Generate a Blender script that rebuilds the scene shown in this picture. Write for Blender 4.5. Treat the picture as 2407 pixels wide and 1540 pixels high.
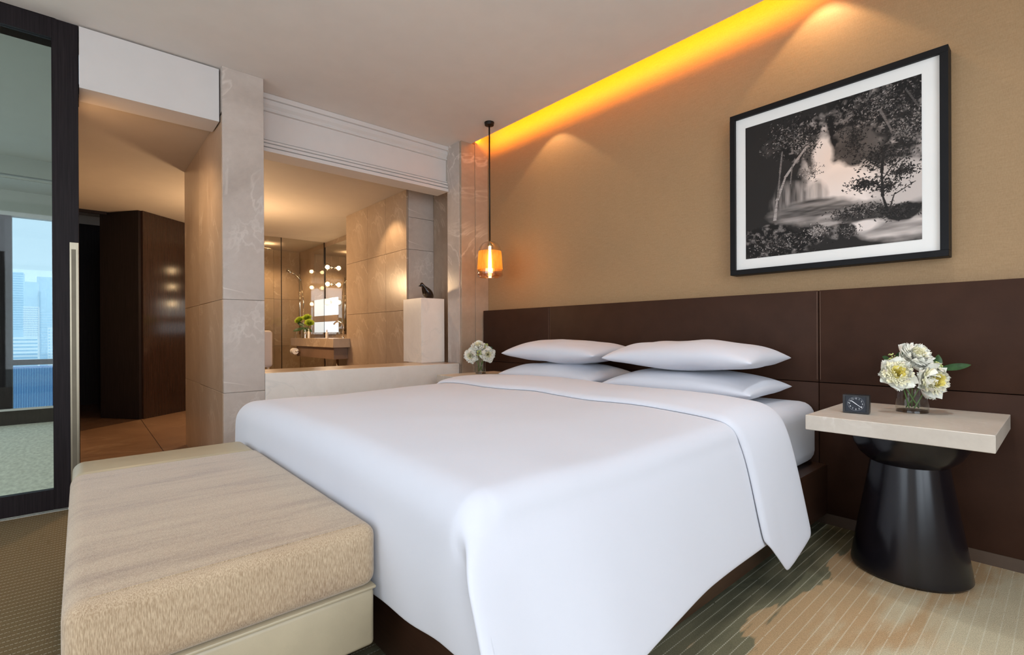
import bpy, bmesh, math, random
import numpy as np
from mathutils import Vector, Matrix, noise
random.seed(7)
PI = math.pi
for o in list(bpy.data.objects): bpy.data.objects.remove(o)
S = bpy.context.scene
COL = S.collection

# ------------------------------------------------------------------ camera
FPX, YAW, PITCH, ROLL, SHY = 1153.01, 0.849421, -0.00144241, -0.00452333, 15.369
fw = Vector((-math.sin(YAW)*math.cos(PITCH), math.cos(YAW)*math.cos(PITCH), math.sin(PITCH)))
rt0 = Vector((math.cos(YAW), math.sin(YAW), 0)); up0 = rt0.cross(fw)
rt = rt0*math.cos(ROLL)+up0*math.sin(ROLL); up = -rt0*math.sin(ROLL)+up0*math.cos(ROLL)
cd = bpy.data.cameras.new('camera'); cam = bpy.data.objects.new('camera', cd); COL.objects.link(cam)
cd.sensor_width = 36; cd.sensor_fit = 'HORIZONTAL'; cd.lens = FPX/2407*36
cd.shift_y = SHY/2407; cd.clip_start = 0.02; cd.clip_end = 6000
m = Matrix((rt, up, -fw)).transposed().to_4x4(); m.translation = (0, 0, 1.0)
cam.matrix_world = m; S.camera = cam

# ------------------------------------------------------------------ view, world, daylight
S.view_settings.view_transform = 'Standard'; S.view_settings.look = 'None'
S.view_settings.exposure = 0.42; S.view_settings.gamma = 1.0; S.view_settings.use_curve_mapping = False
W = bpy.data.worlds.new('world'); S.world = W; W.use_nodes = True
bg = W.node_tree.nodes['Background']; bg.inputs[0].default_value = (0.72, 0.83, 0.95, 1); bg.inputs[1].default_value = 0.85

def area(name, loc, direction, sx, sy, power, color, spread=PI):
    l = bpy.data.lights.new(name, 'AREA'); l.shape = 'RECTANGLE'; l.size = sx; l.size_y = sy
    l.energy = power; l.color = color; l.spread = spread
    o = bpy.data.objects.new(name, l); COL.objects.link(o); o.location = loc
    o.rotation_euler = Vector(direction).to_track_quat('-Z', 'Y').to_euler(); return o
def spot(name, loc, target, power, color, deg, blend=0.3, r=0.02):
    l = bpy.data.lights.new(name, 'SPOT'); l.energy = power; l.color = color; l.spot_size = math.radians(deg)
    l.spot_blend = blend; l.shadow_soft_size = r
    o = bpy.data.objects.new(name, l); COL.objects.link(o); o.location = loc
    o.rotation_euler = (Vector(target)-Vector(loc)).to_track_quat('-Z', 'Y').to_euler(); return o
def point(name, loc, power, color, r=0.03):
    l = bpy.data.lights.new(name, 'POINT'); l.energy = power; l.color = color; l.shadow_soft_size = r
    o = bpy.data.objects.new(name, l); COL.objects.link(o); o.location = loc; return o

DAY = (0.82, 0.885, 1.0); WARM = (1.0, 0.66, 0.36); AMBER = (1.0, 0.33, 0.003)
area('daylight_bedroom_window', (2.02, -0.2, 1.60), (-1, 0, -0.22), 3.4, 2.2, 84, DAY)          # outside the bedroom window
area('daylight_bedroom_rear_window', (-1.2, -2.40, 1.6), (0, 1, -0.3), 2.6, 2.0, 36, DAY)      # outside the rear window
area('daylight_living_fill', (-5.8, -4.1, 1.4), (0, 1, 0), 3.0, 2.2, 46, (0.9, 0.96, 1.0))  # added fill light out of view beside the living room
area('cove_strip', (-2.30, 2.835, 2.835), (0, 0.75, 0.66), 2.9, 0.03, 21, AMBER)
WSP = (1.0, 0.66, 0.34)
spot('cove_downlight', (-2.82, 2.795, 2.81), (-2.82, 2.795, 0), 8, WSP, 100, 0.05)
spot('cove_downlight', (-0.86, 2.86, 2.86), (-0.86, 2.86, 0), 9, WSP, 92, 0.15)
spot('bathroom_downlight', (-4.75, 2.20, 2.46), (-4.70, 2.40, 0), 27, WARM, 95, 0.5)
spot('bathroom_downlight', (-6.9, 2.1, 2.46), (-7.0, 2.6, 0.4), 30, WARM, 110, 0.6)
spot('shower_downlight', (-8.6, 2.3, 2.46), (-8.9, 2.6, 0), 36, WARM, 120, 0.6)
point('passage_fill_point', (-6.2, 1.45, 1.7), 42, WARM, 0.13)  # added point light hidden behind the pillar to warm the passage
for y_ in (0.16,): spot('passage_fill_spot', (-4.07, y_, 2.47), (-4.75, y_+0.02, 0), 36, WARM, 150, 0.8)  # added spot hidden behind the bulkhead to brighten the passage
FILL_SPOTS = [(-1.85, 1.30), (-1.75, 0.25), (-0.35, 2.10), (-0.35, 0.35), (0.9, 1.0), (-0.42, 2.30)]  # added ceiling spots out of view, fill light for bed and nightstand
for x_, y_ in FILL_SPOTS: spot('bedroom_fill_spot', (x_, y_, 2.785), (x_, y_, 0), 34 if y_ > 2.2 else 12, (0.90, 0.96, 1.0), 62 if y_ > 2.2 else 130, 0.9, 0.06)

# ------------------------------------------------------------------ helpers
def nb(name):
    M = bpy.data.materials.new(name); M.use_nodes = True
    nt = M.node_tree; b = nt.nodes['Principled BSDF']; return M, nt, b
def N(nt, t, **k):
    n = nt.nodes.new(t)
    for a, v in k.items():
        if a.startswith('i_'):
            n.inputs[a[2:]].default_value = v
        else: setattr(n, a, v)
    return n
def coord(nt, scale=(1, 1, 1), rot=(0, 0, 0), space='Object'):
    tc = N(nt, 'ShaderNodeTexCoord'); mp = N(nt, 'ShaderNodeMapping')
    mp.inputs['Scale'].default_value = scale; mp.inputs['Rotation'].default_value = rot
    nt.links.new(tc.outputs[space], mp.inputs[0]); return mp.outputs[0]
def ramp(nt, fac, stops, interp='LINEAR'):
    r = N(nt, 'ShaderNodeValToRGB'); r.color_ramp.interpolation = interp
    e = r.color_ramp.elements
    while len(e) < len(stops): e.new(0.5)
    for i, (p, c) in enumerate(stops): e[i].position = p; e[i].color = (*c, 1)
    nt.links.new(fac, r.inputs[0]); return r.outputs[0]
def noi(nt, vec, scale, detail=3, rough=0.5, dist=0):
    n = N(nt, 'ShaderNodeTexNoise'); n.inputs['Scale'].default_value = scale; n.inputs['Detail'].default_value = detail
    n.inputs['Roughness'].default_value = rough; n.inputs['Distortion'].default_value = dist
    nt.links.new(vec, n.inputs['Vector']); return n.outputs['Fac']
def bump(nt, b, h, strength=0.3, dist=0.01):
    n = N(nt, 'ShaderNodeBump'); n.inputs['Strength'].default_value = strength; n.inputs['Distance'].default_value = dist
    nt.links.new(h, n.inputs['Height']); nt.links.new(n.outputs[0], b.inputs['Normal'])
def mixc(nt, fac, a, b, mode='MIX'):
    n = N(nt, 'ShaderNodeMix', data_type='RGBA', blend_type=mode)
    for s, v in ((0, fac), (6, a), (7, b)):
        if hasattr(v, 'is_linked') or hasattr(v, 'links'): nt.links.new(v, n.inputs[s])
        else: n.inputs[s].default_value = v if s == 0 else (*v, 1)
    return n.outputs[2]
def mat(name, c, rough=0.5, metal=0.0, var=0.12, scale=6, spec=0.5, stretch=(1, 1, 1), bs=0, bscale=200, coat=0, sheen=0, c2=None, space='Object'):
    M, nt, b = nb(name); v = coord(nt, stretch, space=space)
    f = noi(nt, v, scale, 4, 0.55)
    lo = tuple(x*(1-var) for x in c); hi = tuple(min(1, x*(1+var)) for x in (c2 or c))
    nt.links.new(ramp(nt, f, [(0.3, lo), (0.7, hi)]), b.inputs['Base Color'])
    b.inputs['Roughness'].default_value = rough; b.inputs['Metallic'].default_value = metal
    b.inputs['Specular IOR Level'].default_value = spec
    if coat: b.inputs['Coat Weight'].default_value = coat; b.inputs['Coat Roughness'].default_value = 0.12
    if sheen: b.inputs['Sheen Weight'].default_value = sheen
    if bs: bump(nt, b, noi(nt, v, bscale, 2), bs, 0.002)
    return M
def emis(name, c, s):
    M, nt, b = nb(name); b.inputs['Base Color'].default_value = (*c, 1)
    b.inputs['Emission Color'].default_value = (*c, 1); b.inputs['Emission Strength'].default_value = s; return M
def thin_glass(name, tint=(1, 1, 1), rough=0.02, ior=1.45, boost=1.0):
    M = bpy.data.materials.new(name); M.use_nodes = True; nt = M.node_tree
    for n in list(nt.nodes):
        if n.type == 'BSDF_PRINCIPLED': nt.nodes.remove(n)
    out = [n for n in nt.nodes if n.type == 'OUTPUT_MATERIAL'][0]
    t = N(nt, 'ShaderNodeBsdfTransparent'); t.inputs[0].default_value = (*tint, 1)
    g = N(nt, 'ShaderNodeBsdfGlossy'); g.inputs['Roughness'].default_value = rough
    lw = N(nt, 'ShaderNodeLayerWeight'); pw = N(nt, 'ShaderNodeMath', operation='POWER'); pw.inputs[1].default_value = 3.5
    ml = N(nt, 'ShaderNodeMath', operation='MULTIPLY_ADD', use_clamp=True); f0 = ((ior-1)/(ior+1))**2*boost
    ml.inputs[1].default_value = 0.62*boost; ml.inputs[2].default_value = f0; mx = N(nt, 'ShaderNodeMixShader')
    nt.links.new(lw.outputs['Facing'], pw.inputs[0]); nt.links.new(pw.outputs[0], ml.inputs[0]); nt.links.new(ml.outputs[0], mx.inputs[0])
    nt.links.new(t.outputs[0], mx.inputs[1]); nt.links.new(g.outputs[0], mx.inputs[2]); nt.links.new(mx.outputs[0], out.inputs[0])
    return M

def link(name, me, material=None, parent=None, smooth=False):
    o = bpy.data.objects.new(name, me); COL.objects.link(o)
    if material is not None and not me.materials: me.materials.append(material)
    if parent is not None: o.parent = parent
    if smooth:
        for p in me.polygons: p.use_smooth = True
    return o
def obj(name, bm, material, parent=None, smooth=False, angle=None):
    bmesh.ops.recalc_face_normals(bm, faces=bm.faces)
    me = bpy.data.meshes.new(name); bm.to_mesh(me); bm.free()
    if angle is not None:
        for p in me.polygons: p.use_smooth = True
        me.set_sharp_from_angle(angle=math.radians(angle))
    return link(name, me, material, parent, smooth)
def tag(o, label=None, cat=None, group=None, kind=None):
    if label: o['label'] = label
    if cat: o['category'] = cat
    if group: o['group'] = group
    if kind: o['kind'] = kind
    return o
def empty(name, loc, label=None, cat=None, group=None, kind=None, rz=0):
    o = bpy.data.objects.new(name, None); COL.objects.link(o); o.location = loc; o.rotation_euler = (0, 0, rz)
    o.empty_display_size = 0.05
    return tag(o, label, cat, group, kind)
def copy_tree(o, parent=None):
    c = o.copy(); COL.objects.link(c); c.parent = parent
    for ch in list(o.children): copy_tree(ch, c)
    return c
def box(bm, x0, x1, y0, y1, z0, z1, bev=0, seg=2):
    r = bmesh.ops.create_cube(bm, size=1)
    for v in r['verts']:
        v.co = Vector((x0+(v.co.x+.5)*(x1-x0), y0+(v.co.y+.5)*(y1-y0), z0+(v.co.z+.5)*(z1-z0)))
    if bev:
        es = list({e for v in r['verts'] for e in v.link_edges})
        bmesh.ops.bevel(bm, geom=es, offset=bev, segments=seg, profile=0.5, affect='EDGES')
def bx(name, b, material, parent=None, bev=0, seg=2):
    """box b in world coordinates, the object's origin at its base centre (relative to parent location)"""
    bm = bmesh.new(); px = parent.location if parent is not None else Vector((0, 0, 0))
    cx, cy = (b[0]+b[1])/2, (b[2]+b[3])/2
    box(bm, b[0]-cx, b[1]-cx, b[2]-cy, b[3]-cy, 0, b[5]-b[4], bev, seg)
    o = obj(name, bm, material, parent, angle=40 if bev else None)
    o.location = Vector((cx, cy, b[4]))-px; return o
def prism(bm, pts, z0, z1):
    a = [bm.verts.new((x, y, z0)) for x, y in pts]; b = [bm.verts.new((x, y, z1)) for x, y in pts]
    n = len(pts); bm.faces.new(a[::-1]); bm.faces.new(b)
    for i in range(n): bm.faces.new((a[i], a[(i+1) % n], b[(i+1) % n], b[i]))
def extrude_y(bm, prof, y0, y1):
    a = [bm.verts.new((x, y0, z)) for x, z in prof]; b = [bm.verts.new((x, y1, z)) for x, z in prof]
    n = len(prof); bm.faces.new(a[::-1]); bm.faces.new(b)
    for i in range(n): bm.faces.new((a[i], a[(i+1) % n], b[(i+1) % n], b[i]))
def lathe(bm, prof, n=32, c=(0, 0, 0), sx=1, sy=1, cap=True):
    rings = []
    for r, z in prof:
        rings.append([bm.verts.new((c[0]+sx*r*math.cos(2*PI*i/n), c[1]+sy*r*math.sin(2*PI*i/n), c[2]+z)) for i in range(n)])
    for a, b in zip(rings, rings[1:]):
        for i in range(n): bm.faces.new((a[i], a[(i+1) % n], b[(i+1) % n], b[i]))
    if cap:
        bm.faces.new(rings[0][::-1]); bm.faces.new(rings[-1])
def tube(bm, pts, r, n=8, r2=None):
    pts = [Vector(p) for p in pts]; rings = []
    for i, p in enumerate(pts):
        d = (pts[min(i+1, len(pts)-1)]-pts[max(i-1, 0)]).normalized()
        q = d.to_track_quat('Z', 'Y'); rr = r if r2 is None else r+(r2-r)*i/(len(pts)-1)
        rings.append([bm.verts.new(p+q @ Vector((rr*math.cos(2*PI*k/n), rr*math.sin(2*PI*k/n), 0))) for k in range(n)])
    for a, b in zip(rings, rings[1:]):
        for i in range(n): bm.faces.new((a[i], a[(i+1) % n], b[(i+1) % n], b[i]))
    bm.faces.new(rings[0][::-1]); bm.faces.new(rings[-1])
def sphere(bm, c, r, sx=1, sy=1, sz=1, u=16, v=10):
    g = bmesh.ops.create_uvsphere(bm, u_segments=u, v_segments=v, radius=r)
    for q in g['verts']: q.co = Vector((c[0]+q.co.x*sx, c[1]+q.co.y*sy, c[2]+q.co.z*sz))
def grid(bm, f, nu, nv):
    vs = [[bm.verts.new(f(i/(nu-1), j/(nv-1))) for i in range(nu)] for j in range(nv)]
    for j in range(nv-1):
        for i in range(nu-1): bm.faces.new((vs[j][i], vs[j][i+1], vs[j+1][i+1], vs[j+1][i]))
    return vs
def sm(a, b, x):
    t = max(0, min(1, (x-a)/(b-a))); return t*t*(3-2*t)
def lerp(a, b, t): return a+(b-a)*t
def pl(x, pts):
    for (a, b), (c, d) in zip(pts, pts[1:]):
        if x <= c: return b if x <= a else lerp(b, d, (x-a)/(c-a))
    return pts[-1][1]

# ------------------------------------------------------------------ materials
def stone(name, base, dark, vein, scale=1.5, rough=0.22, vs=1.0):
    M, nt, b = nb(name); v = coord(nt)
    n1 = noi(nt, v, scale*1.3, 6, 0.6, 0.6); n2 = noi(nt, v, scale*14, 4, 0.6)
    c = ramp(nt, n1, [(0.3, dark), (0.7, base)])
    c = mixc(nt, 0.045, c, ramp(nt, n2, [(0.3, (0.1, 0.08, 0.07)), (0.7, (1, 0.95, 0.9))]), 'OVERLAY')
    n3 = noi(nt, v, scale*0.8, 5, 0.55, 1.6)
    vm = ramp(nt, n3, [(0.482, (0, 0, 0)), (0.5, (vs, vs, vs)), (0.514, (0, 0, 0))])
    n4 = noi(nt, v, scale*0.9, 2, 0.5)
    vmask = ramp(nt, n4, [(0.42, (0, 0, 0)), (0.58, (0.7, 0.7, 0.7))])
    nt.links.new(mixc(nt, mixc(nt, 1.0, vm, vmask, 'MULTIPLY'), c, vein), b.inputs['Base Color'])
    b.inputs['Roughness'].default_value = rough
    return M
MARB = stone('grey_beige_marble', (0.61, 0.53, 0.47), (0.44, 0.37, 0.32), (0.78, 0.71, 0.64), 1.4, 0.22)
MARBW = stone('pale_cream_marble', (0.86, 0.80, 0.72), (0.76, 0.70, 0.63), (0.7, 0.66, 0.6), 2.2, 0.3)
MARBN = stone('nightstand_travertine', (0.60, 0.535, 0.46), (0.50, 0.44, 0.37), (0.66, 0.6, 0.54), 3.0, 0.35)
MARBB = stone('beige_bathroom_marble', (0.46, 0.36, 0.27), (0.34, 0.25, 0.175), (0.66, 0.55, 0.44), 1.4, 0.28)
FLST = stone('brown_floor_stone', (0.27, 0.165, 0.10), (0.17, 0.10, 0.058), (0.34, 0.23, 0.15), 1.2, 0.3)
WHITE = mat('warm_white_plaster', (0.66, 0.62, 0.59), 0.75, var=0.02)
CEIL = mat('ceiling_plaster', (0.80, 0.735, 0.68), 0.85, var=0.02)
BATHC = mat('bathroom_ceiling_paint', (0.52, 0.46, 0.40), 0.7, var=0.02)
JOINT = mat('joint_mortar', (0.46, 0.40, 0.34), 0.9, var=0.05)
def weave():
    M, nt, b = nb('gold_woven_wallcovering'); v = coord(nt, (14, 14, 330)); w = coord(nt, (90, 90, 30))
    f = noi(nt, v, 1.0, 4, 0.6); g = noi(nt, w, 3, 2)
    c = ramp(nt, f, [(0.3, (0.34, 0.21, 0.10)), (0.7, (0.40, 0.255, 0.128))])
    c = mixc(nt, 0.08, c, ramp(nt, g, [(0.3, (0.1, 0.07, 0.04)), (0.7, (0.6, 0.45, 0.3))]))
    nt.links.new(c, b.inputs['Base Color']); b.inputs['Roughness'].default_value = 0.55; b.inputs['Specular IOR Level'].default_value = 0.35
    bump(nt, b, f, 0.15, 0.002); return M
WALLP = weave()
LEATH = mat('dark_brown_leather', (0.045, 0.0205, 0.0125), 0.5, spec=0.12, var=0.12, scale=9, bs=0.12, bscale=500)
STITCH = mat('tan_stitching', (0.22, 0.13, 0.09), 0.6)
WOODD = mat('dark_wenge_wood', (0.016, 0.012, 0.013), 0.5, spec=0.12, var=0.35, scale=5, stretch=(30, 30, 0.8))
WOODP = mat('dark_polished_panel', (0.030, 0.016, 0.012), 0.14, var=0.35, scale=5, stretch=(30, 30, 0.6))
BASEW = mat('bed_base_wood', (0.040, 0.018, 0.010), 0.3, var=0.3, scale=5, stretch=(2, 2, 40))
BRASS = mat('brushed_bronze', (0.30, 0.26, 0.19), 0.38, 1.0, var=0.1, stretch=(1, 1, 0.1), scale=40)
CHROME = mat('chrome', (0.85, 0.84, 0.82), 0.08, 1.0, var=0.02)
BLACKM = mat('black_metal', (0.02, 0.016, 0.013), 0.4, 0.6, var=0.1)
LACQ = mat('black_lacquer', (0.006, 0.005, 0.007), 0.2, var=0.3, scale=20, stretch=(1, 1, 0.2))
LINEN = mat('white_linen', (0.60, 0.612, 0.668), 0.85, var=0.012, scale=3, sheen=0.15, bs=0.06, bscale=900)
BLACKF = mat('black_picture_frame', (0.005, 0.005, 0.006), 0.5, spec=0.2, var=0.2)
MATB = mat('white_mat_board', (0.84, 0.83, 0.80), 0.8, var=0.01)
GLASS = thin_glass('clear_glass', (0.98, 0.99, 0.98))
PANE = thin_glass('tinted_door_glass', (0.88, 0.93, 0.91), boost=0.5)
WPANE = thin_glass('haze_tinted_window_glass', (0.85, 0.95, 1.0))  # blue tint stands in for the haze over the city
def gilded():
    M, nt, b = nb('amber_gilded_glass'); out = [n for n in nt.nodes if n.type == 'OUTPUT_MATERIAL'][0]
    v = coord(nt, (1, 1, 0.35)); f = noi(nt, v, 55, 3)
    nt.links.new(ramp(nt, f, [(0.3, (0.55, 0.25, 0.04)), (0.7, (0.95, 0.58, 0.16))]), b.inputs['Base Color'])
    b.inputs['Metallic'].default_value = 0.7; b.inputs['Roughness'].default_value = 0.3
    t = N(nt, 'ShaderNodeBsdfTransparent'); t.inputs[0].default_value = (0.85, 0.48, 0.12, 1); tl = N(nt, 'ShaderNodeBsdfTranslucent'); tl.inputs[0].default_value = (1.0, 0.55, 0.14, 1)
    m1 = N(nt, 'ShaderNodeMixShader'); m1.inputs[0].default_value = 0.16; m2 = N(nt, 'ShaderNodeMixShader'); m2.inputs[0].default_value = 0.38
    nt.links.new(t.outputs[0], m1.inputs[1]); nt.links.new(tl.outputs[0], m1.inputs[2]); nt.links.new(m1.outputs[0], m2.inputs[1]); nt.links.new(b.outputs[0], m2.inputs[2])
    nt.links.new(m2.outputs[0], out.inputs[0]); return M
AMBG = gilded()
MIRROR = mat('mirror_silver', (0.80, 0.78, 0.74), 0.02, 1.0, var=0.01)
def benchfab():
    M, nt, b = nb('tan_chenille_fabric'); v = coord(nt, (10, 1.3, 2.5), (0, 0, 0.05)); w = coord(nt, (560, 560, 70))
    f = noi(nt, v, 1.6, 6, 0.62, 0.3); g = noi(nt, w, 1.0, 2, 0.6)
    c = ramp(nt, f, [(0.30, (0.19, 0.112, 0.058)), (0.48, (0.345, 0.236, 0.132)), (0.72, (0.415, 0.30, 0.178))])
    c = mixc(nt, 0.34, c, ramp(nt, g, [(0.35, (0.17, 0.11, 0.07)), (0.65, (0.72, 0.58, 0.42))]))
    nt.links.new(c, b.inputs['Base Color']); b.inputs['Roughness'].default_value = 0.9; b.inputs['Sheen Weight'].default_value = 0.3
    bump(nt, b, g, 0.35, 0.002); return M
BFAB = benchfab()
BLEA = mat('beige_leather', (0.40, 0.335, 0.225), 0.42, var=0.06, scale=7, bs=0.1, bscale=420)
def carpet(name, left=False):
    M, nt, b = nb(name); P = coord(nt)
    sx = N(nt, 'ShaderNodeSeparateXYZ'); nt.links.new(P, sx.inputs[0])
    def mth(op, a, bb=None, cc=None):
        n = N(nt, 'ShaderNodeMath', operation=op)
        for i, q in enumerate((a, bb, cc)):
            if q is None: continue
            if hasattr(q, 'links'): nt.links.new(q, n.inputs[i])
            else: n.inputs[i].default_value = q
        return n.outputs[0]
    q = coord(nt, (2.6, 1.0, 1)); n1 = noi(nt, q, 1.5, 3, 0.55, 0.4)
    q2 = coord(nt, (40, 3, 1)); n2 = noi(nt, q2, 1.0, 3)
    # woven field: olive by the bed, copper further out, then sand
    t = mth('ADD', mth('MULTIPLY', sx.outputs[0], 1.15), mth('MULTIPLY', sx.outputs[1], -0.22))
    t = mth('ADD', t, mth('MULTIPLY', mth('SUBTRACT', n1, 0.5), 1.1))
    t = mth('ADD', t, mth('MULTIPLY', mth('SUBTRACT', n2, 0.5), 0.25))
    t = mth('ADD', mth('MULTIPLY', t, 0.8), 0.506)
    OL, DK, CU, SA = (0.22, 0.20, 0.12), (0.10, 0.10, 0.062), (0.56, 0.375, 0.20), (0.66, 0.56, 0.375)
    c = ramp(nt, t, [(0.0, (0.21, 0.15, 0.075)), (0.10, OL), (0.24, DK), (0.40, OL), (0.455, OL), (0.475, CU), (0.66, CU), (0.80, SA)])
    pile = noi(nt, coord(nt, (420, 160, 1)), 1.0, 2, 0.7)
    c = mixc(nt, 0.85, c, ramp(nt, pile, [(0.3, (0.62, 0.62, 0.62)), (0.7, (1.0, 1.0, 1.0))]), 'MULTIPLY')
    fr = mth('FRACT', mth('DIVIDE', mth('ADD', sx.outputs[0], 10.0), 0.034))
    ln = mth('COMPARE', fr, 0.5, 0.052)
    dash = mth('GREATER_THAN', mth('FRACT', mth('MULTIPLY', sx.outputs[1], 95)), 0.28)
    wob = mth('GREATER_THAN', noi(nt, coord(nt, (60, 30, 1)), 1.0, 2), 0.34)
    msk = mth('MULTIPLY', mth('MULTIPLY', ln, dash), mth('MULTIPLY', wob, 0.42))
    c = mixc(nt, msk, c, (0.78, 0.74, 0.58))
    nt.links.new(c, b.inputs['Base Color']); b.inputs['Roughness'].default_value = 0.95; b.inputs['Specular IOR Level'].default_value = 0.1
    bump(nt, b, pile, 0.7, 0.006); return M
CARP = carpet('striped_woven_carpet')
CARP2 = mat('pale_grey_green_carpet', (0.74, 0.72, 0.61), 0.95, var=0.18, scale=14, stretch=(1, 3, 1), bs=0.5, bscale=260)

# ------------------------------------------------------------------ setting
ZC = 2.80; XL = -3.744; YW = 2.99; ZB = 2.48
def st(name, b, material, parent=None, label=None, bev=0):
    o = bx(name, b, material, parent, bev)
    if parent is None: tag(o, label, kind='structure')
    return o
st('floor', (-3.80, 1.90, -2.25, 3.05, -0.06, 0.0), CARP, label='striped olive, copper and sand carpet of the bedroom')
st('floor_living', (-7.85, -3.80, -4.0, -0.06, -0.06, -0.0), CARP2, label='pale grey green carpet beyond the glass door')
st('ceiling', (-4.20, 1.90, -2.25, 2.79, ZC, ZC+0.14), CEIL, label='flat beige white bedroom ceiling stopping short of the headboard wall')
st('ceiling_cove', (-3.90, 1.90, 2.60, 3.15, ZC+0.30, ZC+0.36), CEIL, label='closed top of the light cove above the headboard wall')
st('trim_1', (-3.76, 1.90, 2.60, 2.64, ZC+0.14, ZC+0.30), CEIL, label='back board of the ceiling light cove')
st('wall_headboard', (-3.90, 1.90, YW, YW+0.15, 0, ZC+0.30), WALLP, label='gold woven wallcovering behind the bed')
st('wall_rear', (-3.80, -2.6, -2.35, -2.25, 0, ZC), WHITE, label='rear bedroom wall beside the window')
st('wall_rear_right', (0.2, 1.90, -2.35, -2.25, 0, ZC), WHITE, label='rear bedroom wall right of the window')
st('wall_rear_sill', (-2.6, 0.2, -2.35, -2.25, 0, 0.45), WHITE, label='rear bedroom wall below the window')
st('wall_rear_head', (-2.6, 0.2, -2.35, -2.25, 2.55, ZC), WHITE, label='rear bedroom wall above the window')
st('wall_right', (1.90, 1.96, 1.6, 3.15, 0, ZC+0.36), WHITE, label='right bedroom wall beside the window')
st('wall_right_sill', (1.90, 1.96, -2.0, 1.6, 0, 0.3), WHITE, label='right bedroom wall under the window')
st('wall_right_head', (1.90, 1.96, -2.0, 1.6, 2.6, ZC+0.36), WHITE, label='right bedroom wall over the window')
st('wall_right_end', (1.90, 1.96, -2.35, -2.0, 0, ZC+0.36), WHITE, label='right bedroom wall at the rear corner')
w = empty('window_1', (1.93, -0.2, 0.3), 'wide bedroom window right of the camera', kind='structure')
for y in (-2.0, -0.83, 0.37, 1.54): bx('frame', (1.90, 1.96, y, y+0.06, 0.3, 2.6), WOODD, w)
bx('pane', (1.925, 1.935, -1.94, 1.54, 0.3, 2.6), GLASS, w)
w = empty('window_2', (-1.2, -2.30, 0.45), 'rear bedroom window behind the camera', kind='structure')
for x in (-2.6, -1.23, 0.14): bx('frame', (x, x+0.06, -2.33, -2.27, 0.45, 2.55), WOODD, w)
bx('pane', (-2.54, 0.14, -2.305, -2.295, 0.45, 2.55), GLASS, w)

for k, (x_, y_) in enumerate(FILL_SPOTS):
    t_ = empty('fill_downlight_ring', (x_, y_, 2.787), 'round trim of an added, unseen fill downlight over the bedroom', 'downlight', 'added bedroom fill lights')
    bm = bmesh.new(); lathe(bm, [(0.062, 0.012), (0.085, 0.012), (0.085, 0.006), (0.062, 0.0)], 28, cap=False); obj('added_fill_trim_ring', bm, WHITE, t_, angle=40)

# ---- baseboard along the headboard wall
st('baseboard_headboard', (-3.72, 1.88, 2.912, 2.985, 0.0, 0.055), mat('brown_skirting', (0.10, 0.065, 0.045), 0.45), label='low brown skirting under the leather panels')

# ---- stone pillar between the passage and the bathroom opening
pil = empty('wall_pillar', (-4.53, 0.85, 0), 'tall grey beige marble pillar rising behind the foot of the bed', kind='structure')
bx('core', (-5.30, XL-0.012, 0.73, 0.965, 0, ZC), JOINT, pil)
zj = [0.0, 0.606, 1.238, ZC]
for i in range(3):
    t = 0.0012
    bx('tile', (XL-0.02, XL, 0.718, 0.974, zj[i]+(t if i else 0), zj[i+1]-(t if i < 2 else 0)), MARB, pil, 0.0015, 1)
    z1 = min(zj[i+1]-(t if i < 2 else 0), ZC); z0 = zj[i]+(t if i else 0)
    if z0 > 2.48: continue
    z1 = min(z1, 2.48)
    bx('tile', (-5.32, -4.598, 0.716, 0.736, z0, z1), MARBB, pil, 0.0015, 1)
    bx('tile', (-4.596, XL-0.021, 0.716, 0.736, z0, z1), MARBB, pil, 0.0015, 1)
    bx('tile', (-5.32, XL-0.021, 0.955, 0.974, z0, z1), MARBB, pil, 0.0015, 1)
bx('tile', (-4.0, XL-0.021, 0.716, 0.736, 2.50, ZC), MARB, pil)
# ---- bulkheads
b1 = empty('trim_2', (-3.9, 0.35, 2.436), 'plain white bulkhead over the passage opening', kind='structure')
bx('panel', (-4.01, -3.785, 0.0, 0.708, 2.436, 2.79), WHITE, b1)
bx('filler', (-4.01, -3.85, -0.03, -0.001, 2.40, 2.797), WOODD, b1)
bx('shadow_gap', (-4.01, -3.81, 0.0, 0.708, 2.791, 2.799), BLACKM, b1)
bb = empty('trim_3', (-4.0, 1.82, 2.365), 'white moulded bulkhead over the bathroom opening', kind='structure')
bx('panel', (-4.15, -3.985, 0.975, 2.664, 2.40, ZC-0.002), WHITE, bb)
bm = bmesh.new()
prof = [(-3.99, 2.798), (-3.945, 2.798), (-3.945, 2.762), (-3.962, 2.758), (-3.962, 2.750), (-3.953, 2.746), (-3.953, 2.722), (-3.972, 2.700), (-3.972, 2.692), (-3.966, 2.688), (-3.966, 2.676), (-3.99, 2.672)]
extrude_y(bm, prof, 0.976, 2.663); o = obj('crown_moulding', bm, WHITE, bb); o.location = -bb.location
bm = bmesh.new()
prof = [(-4.14, 2.365), (-3.945, 2.365), (-3.945, 2.392), (-3.968, 2.394), (-3.968, 2.401), (-3.952, 2.404), (-3.952, 2.424), (-3.972, 2.426), (-3.972, 2.433), (-3.958, 2.436), (-3.958, 2.450), (-3.976, 2.452), (-3.976, 2.458), (-3.968, 2.461), (-3.968, 2.470), (-3.986, 2.474), (-4.14, 2.474)]
extrude_y(bm, prof, 0.976, 2.663); o = obj('lower_moulding', bm, WHITE, bb); o.location = -bb.location
st('wall_filler', (-4.5, -3.951, 2.6655, 2.988, 2.545, 2.798), JOINT, label='hidden masonry above the pedestal niche')
st('wall_filler_edge', (-4.010, -3.951, 2.6655, 2.988, 2.40, 2.544), JOINT, label='hidden masonry edge above the pedestal niche')
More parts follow.
